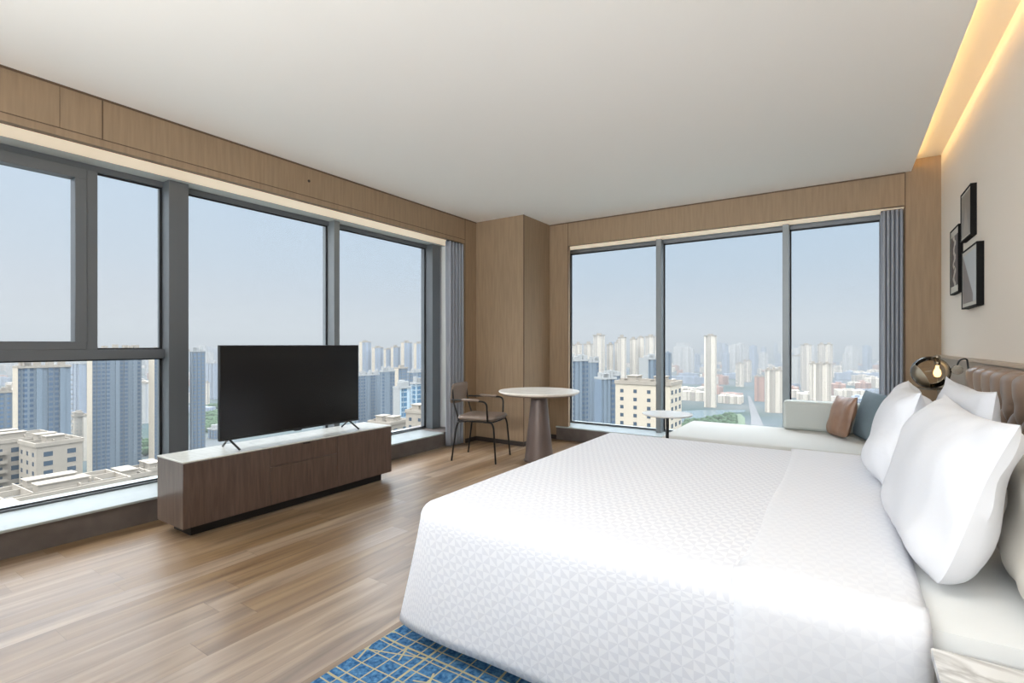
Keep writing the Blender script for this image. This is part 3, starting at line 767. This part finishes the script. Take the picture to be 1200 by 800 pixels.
st = thing('side_table', 'small round white side table on a black pole between bed and daybed', 'side table', (-1.207, 4.14, 0))
MB().lathe([(.0001, .668), (.185, .668), (.197, .674), (.20, .682), (.0001, .685)], 56).build('table_top', plain('white_lacquer', rgb(240, 239, 236), .3), st, smooth=True)
MB().lathe([(.0001, .66), (.07, .66), (.07, .668), (.0001, .668)], 30).build('mounting_disc', blackmetal_m, st)
MB().tube([(-.0, 0, .008), (-.0, 0, .66)], .013, 18).build('pole', black_m, st, smooth=True)
MB().lathe([(.0001, 0), (.13, 0), (.13, .006), (.02, .012), (.0001, .012)], 40).build('floor_plate', blackmetal_m, st, smooth=True)

# ------------------------------------------------------------------ curtains
def curtain(label, p0, p1, z0, z1, folds, amp, nm):
    t = thing('curtain', label, 'curtain', ((p0[0]+p1[0])/2, (p0[1]+p1[1])/2, z0))
    d = Vector((p1[0]-p0[0], p1[1]-p0[1], 0)); L = d.length; d.normalize(); nn = Vector((-d.y, d.x, 0)); c0 = Vector(((p0[0]+p1[0])/2, (p0[1]+p1[1])/2, 0))
    NS, NZ = folds*14, 24; vs = []
    for j in range(NZ+1):
        zz = (z1-z0)*j/NZ
        for i in range(NS+1):
            s = i/NS; ph = 2*PI*folds*s
            a = amp*(1-.12*math.sin(zz*2+i*.03))*math.sin(ph+.25*math.sin(zz*1.3+s*5))
            along = (s-.5)*L+.012*math.sin(2*ph)
            q = Vector((p0[0], p0[1], 0))+d*(L/2+along)+nn*a-c0
            vs.append((q.x, q.y, zz))
    N = NS+1
    o = MB().add(vs, [(j*N+i, j*N+i+1, (j+1)*N+i+1, (j+1)*N+i) for j in range(NZ) for i in range(NS)]).build('curtain_cloth', curtain_m, t)
    for p in o.data.polygons: p.use_smooth = True
    m = o.modifiers.new('t', 'SOLIDIFY'); m.thickness = .004
    m = MB(); q0 = Vector((p0[0], p0[1], 0))-c0; q1 = Vector((p1[0], p1[1], 0))-c0
    m.tube([(q0.x, q0.y, z1-z0+.004), (q1.x, q1.y, z1-z0+.004)], .008, 8)
    m.build('curtain_track', alu_m, t)
curtain('grey floor length curtain gathered at the end of the left window behind the armchair', (-4.035, 4.655), (-4.035, 4.955), .004, 2.515, 5, .028, 'a')
curtain('grey curtain gathered at the right end of the far window above the daybed cushions', (.30, 5.985), (.465, 5.985), .178, 2.522, 5, .032, 'b')

# small ceiling detail: sprinkler-like switch dot on the bulkhead
so = MB().lathe([(.0001, 0), (.012, 0), (.012, .004), (.0001, .006)], 16).build('sensor', plate_m)
so.location = (XL, 2.745, 2.715); so.rotation_euler = (0, PI/2, 0)
tag(so, 'tiny dark round sensor on the wooden bulkhead above the left window', 'sensor')

# ------------------------------------------------------------------ the city outside, ground 96 m below the eye
GZ = -96.0
HAZE = 1/1900; ALB = .315; HAZE_S = HAZE*ALB; HAZE_A = HAZE*(1-ALB)
_s, _c = math.sin(YAW), math.cos(YAW)
def at(u, d):
    a = (u-600)/FPX
    return Vector(((-_s+a*_c)*d, (_c+a*_s)*d, 0))
def hz(v, d): return CAMZ+(HOR-v)/FPX*d            # height of a pixel row at depth d
pale_f = facade_mat('pale_facade', rgb(178, 172, 161), rgb(112, 120, 128), 3.0, 3.6, (.3, .7), (.3, .7))
pale2_f = facade_mat('cream_facade', rgb(186, 180, 168), rgb(126, 124, 122), 3.0, 2.6, (.35, .7), (.3, .62))
blue_f = facade_mat('bluegrey_facade', rgb(92, 106, 118), rgb(56, 78, 102), 3.0, 2.8, (.25, .8), (.15, .8), .25)
blue2_f = facade_mat('steel_blue_facade', rgb(104, 118, 130), rgb(72, 98, 126), 3.0, 3.3, (.3, .75), (.25, .75), .25)
glass_f = facade_mat('glassy_facade', rgb(150, 168, 178), rgb(60, 96, 124), 3.0, 4.4, (.16, .86), (.08, .92), .2)
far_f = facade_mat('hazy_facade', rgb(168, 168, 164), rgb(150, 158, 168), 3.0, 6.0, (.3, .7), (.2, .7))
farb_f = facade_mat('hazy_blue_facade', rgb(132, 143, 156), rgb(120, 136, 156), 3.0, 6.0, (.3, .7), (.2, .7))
brick_f = facade_mat('reddish_facade', rgb(150, 124, 114), rgb(120, 112, 112), 3.0, 3.4, (.3, .7), (.3, .7))
cream_p = plain('cream_concrete', rgb(136, 130, 120), .9, spec=.1, noise_amt=.05, nscale=.4)
white_p = plain('pale_concrete', rgb(140, 143, 143), .9, spec=.1)
grey_p = plain('grey_concrete', rgb(96, 98, 98), .9, spec=.1)
wallc_p = plain('cream_sunlit_copy', rgb(168, 160, 145), .9, spec=.1)  # lighter copy of the cream concrete, sunlight put into the colour
dark_p = plain('dark_glass_far', rgb(52, 66, 80), .25)
blue_p = plain('blue_balcony', rgb(92, 108, 124), .5)

def footprint(w, d, nb, depth, rnd):
    """box footprint with nb shallow bays on the long faces and a notch on the short ones"""
    pts = []; bw = w/(2*nb+1)
    x = -w/2; y = -d/2
    pts.append((x, y+depth))
    for k in range(2*nb+1):
        yy = y if k % 2 else y+depth
        if k % 2: pts += [(x+k*bw, yy), (x+(k+1)*bw, yy)]
        else:
            pts += [(x+k*bw, yy), (x+(k+1)*bw, yy)]
    # right side
    pts += [(w/2, -d*.18), (w/2-depth, -d*.18), (w/2-depth, d*.12), (w/2, d*.12)]
    y = d/2
    for k in range(2*nb, -1, -1):
        yy = y if k % 2 else y-depth
        pts += [(-w/2+(k+1)*bw, yy), (-w/2+k*bw, yy)]
    pts += [(-w/2, d*.12), (-w/2+depth, d*.12), (-w/2+depth, -d*.18), (-w/2, -d*.18)]
    out = []
    for p in pts:
        if not out or (abs(out[-1][0]-p[0])+abs(out[-1][1]-p[1])) > 1e-4: out.append(p)
    if abs(out[0][0]-out[-1][0])+abs(out[0][1]-out[-1][1]) < 1e-4: out.pop()
    return out
def tower(label, u0, u1, v, d, mat, roofmat=None, rot=0.0, asp=.6, nb=2, group=None, detail=0, name='apartment_tower', cat='tower', side=None, base=GZ, crown=1, balc=None):
    ctr = at((u0+u1)/2, d); vd = ctr.normalized(); pr = Vector((vd.y, -vd.x, 0)); Wp = (u1-u0)/FPX*d/math.sqrt(1+(((u0+u1)/2-600)/FPX)**2)
    rz = R(rot); hx = Vector((math.cos(rz), math.sin(rz), 0)); hy = Vector((-math.sin(rz), math.cos(rz), 0))
    w = Wp/(abs(pr.dot(hx))+asp*abs(pr.dot(hy))); dp = w*asp
    top = hz(v, d)-base
    t = thing(name, label, cat, (ctr.x, ctr.y, base), rz, group)
    dep = min(w, dp)*.07
    MB().prism(footprint(w, dp, nb, dep, random), 0, top-(2.2 if crown else 0)).build('facade', mat, t)
    rm = roofmat or cream_p
    if crown:
        m = MB(); h0 = top-2.2
        m.box(-w/2-.3, w/2+.3, -dp/2-.3, -dp/2+.4, h0, top-1.0); m.box(-w/2-.3, w/2+.3, dp/2-.4, dp/2+.3, h0, top-1.0)
        m.box(-w/2-.3, -w/2+.4, -dp/2+.4, dp/2-.4, h0, top-1.0); m.box(w/2-.4, w/2+.3, -dp/2+.4, dp/2-.4, h0, top-1.0)
        m.box(-w/2+.4, w/2-.4, -dp/2+.4, dp/2-.4, h0, h0+.2)
        for k in range(nb):
            cx = -w/2+w*(k+.5)/nb+random.uniform(-.5, .5); bw_ = w/nb*.22
            m.box(cx-bw_, cx+bw_, -dp*.22, dp*.2, h0+.2, top+random.uniform(.5, 3.0))
        for k in range(3 if d < 500 else 0):
            cx = random.uniform(-w*.4, w*.4); m.box(cx-1.6, cx+1.6, -dp*.45, -dp*.2, h0+.2, top+random.uniform(.5, 2.2))
        m.build('rooftop', rm, t)
    if side:    # windowless end walls of another colour; the cream ones have sunlight put in
        m = MB(); m.box(-w/2-.25, -w/2+.05, -dp/2, dp/2, 0, top-1.6)
        m2 = MB().box(-w/2+w*.02, w/2-w*.02, -dp/2-.25, -dp/2+.05, 0, top-1.6)
        (m2 if side[0] == 'front' else m).build('end_wall', side[1], t)
    if balc:
        nfl = int(top/3)
        for (fx, fy0, bw_, face) in balc:
            m = MB()
            pr_ = [(-.2, 0)]
            for k in range(nfl-1): pr_ += [(.05, 3*k), (1.3, 3*k), (1.3, 3*k+1.0), (.05, 3*k+1.0)]
            pr_.append((-.2, 3*nfl-3)); ya_, yb_ = fy0*dp-bw_/2, fy0*dp+bw_/2; n_ = len(pr_)
            vv = [(w/2+a_, ya_, b_) for a_, b_ in pr_]+[(w/2+a_, yb_, b_) for a_, b_ in pr_]
            m.add(vv, [tuple(range(n_)), tuple(range(2*n_-1, n_-1, -1))]+[(q, q+n_, (q+1) % n_+n_, (q+1) % n_) for q in range(n_)])
            m.build('balcony_stack', balcmat, t)
    return t, w, dp, top
balcmat = white_p
TW = tower
# left window -----------------------------------------------------------
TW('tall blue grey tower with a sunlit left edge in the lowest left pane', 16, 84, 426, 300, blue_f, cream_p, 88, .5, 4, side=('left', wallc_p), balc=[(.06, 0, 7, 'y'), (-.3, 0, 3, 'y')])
TW('pale tower cut by the left picture edge, lower than its blue grey neighbour', -14, 17, 456, 330, blue2_f, cream_p, 84, .6, 2)
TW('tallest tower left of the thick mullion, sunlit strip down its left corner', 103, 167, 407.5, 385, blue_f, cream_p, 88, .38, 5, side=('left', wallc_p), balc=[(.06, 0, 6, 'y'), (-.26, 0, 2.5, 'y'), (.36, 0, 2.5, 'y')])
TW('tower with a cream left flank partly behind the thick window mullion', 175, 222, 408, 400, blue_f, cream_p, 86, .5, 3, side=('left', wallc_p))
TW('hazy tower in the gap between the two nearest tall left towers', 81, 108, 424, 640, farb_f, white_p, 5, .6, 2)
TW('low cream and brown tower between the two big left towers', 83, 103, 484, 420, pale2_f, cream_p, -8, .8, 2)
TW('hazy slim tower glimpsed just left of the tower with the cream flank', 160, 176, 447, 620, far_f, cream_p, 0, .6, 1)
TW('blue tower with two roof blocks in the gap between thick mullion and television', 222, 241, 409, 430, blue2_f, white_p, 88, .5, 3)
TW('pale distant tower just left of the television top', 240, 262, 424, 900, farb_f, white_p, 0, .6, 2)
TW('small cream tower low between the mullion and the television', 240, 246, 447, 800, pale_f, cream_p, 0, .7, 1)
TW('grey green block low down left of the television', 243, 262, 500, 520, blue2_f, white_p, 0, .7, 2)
for k, (a, b, v) in enumerate(((421, 432, 399.5), (436, 446, 406), (450, 456, 408), (458, 466, 405.5), (470, 480, 400), (485, 493, 401))):
    TW(['distant pale blue tower directly right of the television top', 'distant tower with cream flank, second right of the television', 'slimmest of the distant towers seen in the last left pane',
        'distant tower mid way across the last left pane', 'tallest distant tower in the last left pane', 'distant tower nearest the frame of the last left pane'][k],
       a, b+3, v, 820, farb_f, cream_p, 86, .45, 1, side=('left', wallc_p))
TW('long slate blue residential slab right of the television edge', 416, 446, 437, 470, blue_f, white_p, 88, .22, 6)
TW('slate blue slab adjoining on the right, its stepped roof higher', 445, 463, 432.5, 445, blue_f, white_p, 86, .3, 4)
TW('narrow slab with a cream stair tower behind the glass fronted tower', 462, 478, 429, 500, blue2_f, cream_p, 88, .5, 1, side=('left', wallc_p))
TW('broad blue slab closing the last left pane at its right side', 478, 512, 433, 470, blue2_f, white_p, 88, .25, 6)
TW('glass fronted tower with a white blank left wall in the last left pane', 461, 481, 450.5, 300, glass_f, white_p, 86, .75, 1, side=('left', white_p))
TW('dark blue gridded tower beside the glass fronted one', 481, 497, 446, 345, glass_f, white_p, 88, .7, 2)
TW('small blue block low right of the glass fronted tower', 497, 512, 462, 330, blue_f, white_p, 88, .6, 2)

# near cream blocks under the left window -------------------------------
def cream_block(label, ctr, w, d, zt, rz, floors, bal=True, wall=cream_p):
    t = thing('apartment_block', label, 'building', (ctr[0], ctr[1], GZ), R(rz)); top = zt-GZ
    MB().box(-w/2, w/2, -d/2, d/2, 0, top).build('walls', wall, t)
    m = MB(); q = 1.3
    m.box(-w/2-.3, w/2+.3, -d/2-.3, -d/2+.15, top, top+q); m.box(-w/2-.3, w/2+.3, d/2-.15, d/2+.3, top, top+q)
    m.box(-w/2-.3, -w/2+.15, -d/2+.15, d/2-.15, top, top+q); m.box(w/2-.15, w/2+.3, -d/2+.15, d/2-.15, top, top+q)
    m.build('parapet', cream_p, t)
    MB().box(-w/2+.15, w/2-.15, -d/2+.15, d/2-.15, top, top+.08).build('roof_deck', grey_p, t)
    n = max(2, int(w/9)); m = MB()
    for k in range(1, int(d/4.5)):
        yy = -d/2+4.5*k; m.box(-w/2+.15, w/2-.15 if k % 2 else 0, yy, yy+.3, top, top+(1.9 if k % 2 else 1.2))
    for k in range(n):
        cx = -w/2+w*(k+.5)/n
        m.box(cx-1.8, cx+1.8, -d*.25, d*.15, top, top+2.8); m.box(cx-2.1, cx+2.1, -d*.25-.3, d*.15+.3, top+2.8, top+3.05)
        m.box(cx+2.4, cx+2.7, -d/2+.2, d/2-.2, top, top+1.5); m.box(cx-3.6, cx+2.4, d*.28, d*.28+.25, top, top+1.3)
        for j in range(3): m.box(cx-3.4, cx-1.9, -d*.2+j*2.2, -d*.2+j*2.2+.3, top+1.2, top+1.5)
    m.build('roof_structures', cream_p, t)
    # windows and balconies on the two faces that are seen (+x and -y)
    cnt = 0
    for k in range(floors):
        z = top-1.0-3.0*k-1.5
        for face, L in (('x', d), ('y', w)):
            nb_ = max(2, int(L/4.4))
            for j in range(nb_):
                if cnt > 94: break
                p = -L/2+L*(j+.5)/nb_
                m = MB()
                if face == 'x': m.box(w/2-.05, w/2+.06, p-1.15, p+1.15, z-.75, z+.75)
                else: m.box(p-.65, p+.65, -d/2-.06, -d/2+.05, z-.65, z+.65)
                m.build('window', dark_p, t); cnt += 1
    if bal:
        nb_ = max(2, int(d/9))
        for k in range(floors):
            z = top-3.0*k-3.4
            m = MB()
            for j in range(nb_):
                p = -d/2+d*(j+.5)/nb_
                m.box(w/2, w/2+1.5, p-3.1, p+3.1, z-.15, z); m.box(w/2+1.38, w/2+1.5, p-3.1, p+3.1, z, z+1.0)
            m.build('balcony', cream_p, t)
    return t
def pix(u, d): p = at(u, d); return (p.x, p.y)
cream_block('cream apartment block with balconies cut by the left picture edge', pix(8, 172), 16, 22, hz(520, 165), 4, 9)
cream_block('cream apartment block with paired windows right of the balconied one', pix(60, 168), 14, 12, hz(524, 160), 4, 7, bal=False)
cream_block('cream rooftop with parapet walls lowest under the left window', pix(72, 128), 15, 24, hz(580, 122), 2, 4)
cream_block('lowest cream roof corner at the foot of the left window', pix(10, 106), 9, 9, hz(606, 106), 2, 3)
cream_block('small cream roof beside the cabinet end under the left window', pix(148, 172), 9, 11, hz(562, 168), 0, 3, bal=False)
cream_block('cream roof with a stair hut just left of the cabinet', pix(178, 190), 10, 10, hz(553, 185), 0, 4, bal=False)
cream_block('cream block with white roof huts seen past the right end of the cabinet', pix(497, 205), 9, 12, hz(484, 200), 6, 6, bal=False)
cream_block('pale low roof seen directly above the right end of the cabinet', pix(456, 215), 12, 12, hz(497, 210), 6, 3, bal=False)

# right window ----------------------------------------------------------
for k, (a, b, v) in enumerate(((666, 673, 403), (674, 681, 402), (684, 694, 402), (695, 708, 391.5), (711, 718, 402.5), (720, 727, 400), (724, 733, 394), (738, 746, 396), (747, 754, 394), (756, 768, 393))):
    TW(['first of the sunlit cream towers right of the wooden jamb', 'second sunlit cream tower right of the wooden jamb', 'cream tower left of the tallest one in the first far pane', 'tallest cream tower in the first far pane',
        'slim cream tower right of the tallest one', 'short cream tower left of the grey flanked one', 'cream tower with a grey right flank in the first far pane', 'cream tower above the near cream building',
        'pointed cream tower second from the first far mullion', 'broad cream tower touching the first far mullion'][k],
       a, b+1, v, 760+20*(k % 3), pale_f, cream_p, (4, -6, 8, 0, 5, -4, 6, -3, 4, 0)[k], .9, 1)
TW('blue tower with a white left wall beside the round table', 662, 690, 419, 330, blue_f, white_p, 62, .7, 3, side=('left', white_p), balc=[(0, 0, 3, 'y')])
TW('slate blue tower next right of the white walled one', 688, 702, 421, 370, blue_f, white_p, 60, .7, 2)
TW('lower blue tower with a white rooftop arch in the first far pane', 697, 722, 439.5, 290, blue_f, white_p, 58, .7, 3, side=('left', blue_p))
TW('thin blue grey tower behind the white arched one', 716, 727, 437, 420, blue_f, white_p, 10, .7, 1)
TW('pale tower with a blue right face just behind the near cream building', 749, 772, 417.5, 360, blue_f, white_p, 62, .9, 2, side=('left', white_p))
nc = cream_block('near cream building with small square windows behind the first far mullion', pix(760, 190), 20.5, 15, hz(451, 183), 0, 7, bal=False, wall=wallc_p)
TW('lone tall cream tower standing free in the middle far pane', 825, 840, 392, 780, pale2_f, cream_p, 6, .9, 1)
TW('dark blue slim tower right of the first far mullion', 779, 787, 412, 700, blue_f, blue_p, 0, .9, 1)
TW('sunlit cream tower left of the second far mullion', 896, 917, 432, 720, pale2_f, cream_p, 10, .8, 3)
TW('pinkish slab left of the cream tower by the second far mullion', 884, 896, 440, 860, brick_f, cream_p, 5, .8, 2)
TW('bright white tower in front of the pale pair in the last far pane', 948, 974, 424.5, 700, pale2_f, cream_p, 8, .7, 3)
TW('left one of the pale tall pair in the last far pane', 938, 951, 403, 1050, pale_f, cream_p, 12, .8, 1)
TW('right one of the pale tall pair in the last far pane', 958, 976, 402.5, 1050, pale_f, cream_p, 4, .7, 2)
TW('pale tower right of the second far mullion', 926, 939, 416, 1200, far_f, cream_p, 4, .8, 2)
TW('low cream block beside the road left of the bolster', 862, 872, 425, 1150, pale_f, cream_p, 4, .8, 1)
TW('pale cream tower left of the pinkish slab in the haze', 870, 881, 422, 1300, pale_f, cream_p, -4, .8, 2)

# skyline and low blocks -------------------------------------------------
rs = random.Random(5)
first = None
def simple(name, w, d, h, mat):
    m = MB().prism(footprint(w, d, 1, min(w, d)*.08, None), 0, h); m.box(-w*.2, w*.15, -d*.2, d*.2, h, h+3.0)
    return m.build(name, mat)
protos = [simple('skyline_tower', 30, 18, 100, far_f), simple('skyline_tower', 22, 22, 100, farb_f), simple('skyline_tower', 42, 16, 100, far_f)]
used = [False]*3; taken = []
def place(protos, used, k, p, rz, sc, label, cat, group):
    o = protos[k]
    if used[k]: o = o.copy(); COL.objects.link(o)
    used[k] = True
    o.location = p; o.rotation_euler = (0, 0, rz); o.scale = sc
    tag(o, label, cat, group)
    return o
def spans():
    r = rs.random()
    if r < .22: return rs.uniform(0, 190)
    if r < .34: return rs.uniform(222, 258)
    if r < .45: return rs.uniform(420, 508)
    return rs.uniform(667, 1032)
for i in range(230):
    u = spans(); d = rs.uniform(1500, 3400); v = rs.uniform(401, 417) if u > 600 else rs.uniform(404, 418)
    top = hz(v, d)-GZ
    if top < 30: top = rs.uniform(40, 80)
    p = at(u, d); p.z = GZ
    if any((p-q).length < 64 for q in taken): continue
    taken.append(p.copy())
    place(protos, used, rs.randrange(3), p, rs.uniform(-.4, .4), (1, 1, top/100), 'faint hazy tower on the distant skyline', 'tower', 'hazy skyline towers')
lows = [simple('low_block', 44, 16, 20, pale_f), simple('low_block', 30, 22, 20, brick_f), simple('low_block', 60, 14, 20, farb_f), simple('low_block', 36, 30, 20, pale2_f)]
usedl = [False]*4; usedl_n = 0; lowp = []
blocks = [o_.location.copy() for o_ in COL.objects if o_.name.startswith(('apartment_tower', 'apartment_block'))]
for i in range(2200):
    if usedl_n > 290: break
    r = rs.random()
    u = rs.uniform(780, 1034) if r < .72 else spans()
    d = rs.choice((rs.uniform(640, 1300), rs.uniform(640, 2400)))
    if 780 < u < 900 and d < 740: d += 120
    p = at(u, d); p.z = GZ
    if 775 < u < 925 and d < 1500 and -32 < (u-895) < 28: continue
    if any((p-q).length < 56 for q in lowp) or any((p-Vector((q.x, q.y, GZ))).length < 55 for q in blocks) or any((p-q).length < 60 for q in taken): continue
    lowp.append(p.copy()); usedl_n += 1
    place(lows, usedl, rs.randrange(4), p, rs.choice((0, PI/2, .2, -.25)), (rs.uniform(.7, 1.4), rs.uniform(.7, 1.3), rs.uniform(.35, 1.1)), 'low block in the hazy districts far below the windows', 'building', 'low blocks far below')

# ground ------------------------------------------------------------------
def ground_mat():
    m, n, l, b = newmat('city_ground')
    t = n.new('ShaderNodeTexCoord'); vo = n.new('ShaderNodeTexVoronoi'); vo.inputs['Scale'].default_value = .016; l.new(t.outputs['Object'], vo.inputs['Vector'])
    nz = n.new('ShaderNodeTexNoise'); nz.inputs['Scale'].default_value = .006; nz.inputs['Detail'].default_value = 8; l.new(t.outputs['Object'], nz.inputs[0])
    r = n.new('ShaderNodeValToRGB'); l.new(nz.outputs[0], r.inputs[0])
    r.color_ramp.elements[0].position = .38; r.color_ramp.elements[0].color = rgb(48, 66, 62)
    r.color_ramp.elements[1].position = .62; r.color_ramp.elements[1].color = rgb(88, 92, 92)
    s = n.new('ShaderNodeSeparateColor'); l.new(vo.outputs['Color'], s.inputs[0])
    l.new(mixc(n, l, mth(n, l, 'MULTIPLY', s.outputs[0], .45), r.outputs[0], rgb(58, 74, 86)), b.inputs['Base Color'])
    b.inputs['Roughness'].default_value = .95; b.inputs['Specular IOR Level'].default_value = .1
    return m
gd = MB().box(-6500, 3500, -1500, 8000, -2, 0).build('ground', ground_mat(), loc=(0, 0, GZ), kind=ST)
def flat(name, pts, mat, label, cat, z=.25):
    m = MB().prism(pts, 0, z); c = pts[0]
    o = m.build(name, mat); o.location = (0, 0, GZ); return tag(o, label, cat)
def gp(u, v):
    d = FPX*(CAMZ-GZ)/(v-HOR); p = at(u, d); return (p.x, p.y)
flat('river', [gp(u, v) for u, v in ((778, 497), (850, 484.5), (872, 482.6), (874, 480.5), (820, 480.5), (770, 483))], plain('river_water', rgb(60, 84, 92), .25), 'dark green river reach beyond the small round side table', 'river')
flat('park', [gp(u, v) for u, v in ((775, 520), (874, 508), (873, 490), (868, 485), (852, 486), (790, 498))], plain('park_green', rgb(80, 98, 76), .95, noise_amt=.2, nscale=.02), 'green park by the river below the far window', 'park', .35)
flat('road', [gp(u, v) for u, v in ((880, 530), (908, 530), (890, 488), (879, 464), (876, 464), (880, 488))], plain('road_asphalt', rgb(92, 94, 96), .9), 'wide pale road leading into the haze left of the bolster', 'road', .5)
tg = MB(); rt2 = random.Random(3)
def clear(x, y): return not any(abs(x-q.x) < 34 and abs(y-q.y) < 34 for q in lowp+blocks)
for i in range(420):
    u = rt2.uniform(780, 862); v = rt2.uniform(481, 508); x, y = gp(u, v); r_ = rt2.uniform(2.2, 4.2)
    if v < 497-(u-778)*.174+4 or not clear(x, y): continue
    tg.lathe([(.01, 0), (r_*.8, r_*.4), (r_, r_*.9), (r_*.7, r_*1.6), (.01, r_*1.9)], 7, (x, y, GZ))
for i in range(500):
    u = rt2.choice((rt2.uniform(82, 190), rt2.uniform(240, 262))); v = rt2.uniform(520, 575) if u < 200 else rt2.uniform(465, 510); x, y = gp(u, v); r_ = rt2.uniform(2.2, 4.5)
    if not clear(x, y): continue
    tg.lathe([(.01, 0), (r_*.8, r_*.4), (r_, r_*.9), (r_*.7, r_*1.6), (.01, r_*1.9)], 7, (x, y, GZ))
tr = tg.build('street_trees', plain('tree_green', rgb(58, 78, 56), .95, spec=.1), smooth=True)
tag(tr, 'dark green trees along the streets far below both windows', 'trees', kind='stuff')

# haze over the city: a real scattering volume that stays outside the building
hm = bpy.data.materials.new('city_haze'); hm.use_nodes = True; hn = hm.node_tree.nodes; hn.clear()
vs_ = hn.new('ShaderNodeVolumeScatter'); vs_.inputs['Color'].default_value = (.93, .98, 1.0, 1); vs_.inputs['Density'].default_value = HAZE_S; vs_.inputs['Anisotropy'].default_value = .2
va_ = hn.new('ShaderNodeVolumeAbsorption'); va_.inputs['Color'].default_value = (0, 0, 0, 1); va_.inputs['Density'].default_value = HAZE_A
vadd = hn.new('ShaderNodeAddShader'); ho = hn.new('ShaderNodeOutputMaterial')
hm.node_tree.links.new(vs_.outputs[0], vadd.inputs[0]); hm.node_tree.links.new(va_.outputs[0], vadd.inputs[1]); hm.node_tree.links.new(vadd.outputs[0], ho.inputs['Volume'])
hz_ = MB().prism([(-6000, -1400), (-30, -1400), (-30, 30), (3000, 30), (3000, 7500), (-6000, 7500)], GZ-1, 150).build('city_haze', hm)
tag(hz_, 'pale haze hanging over the whole city outside the windows', 'haze', kind='stuff')
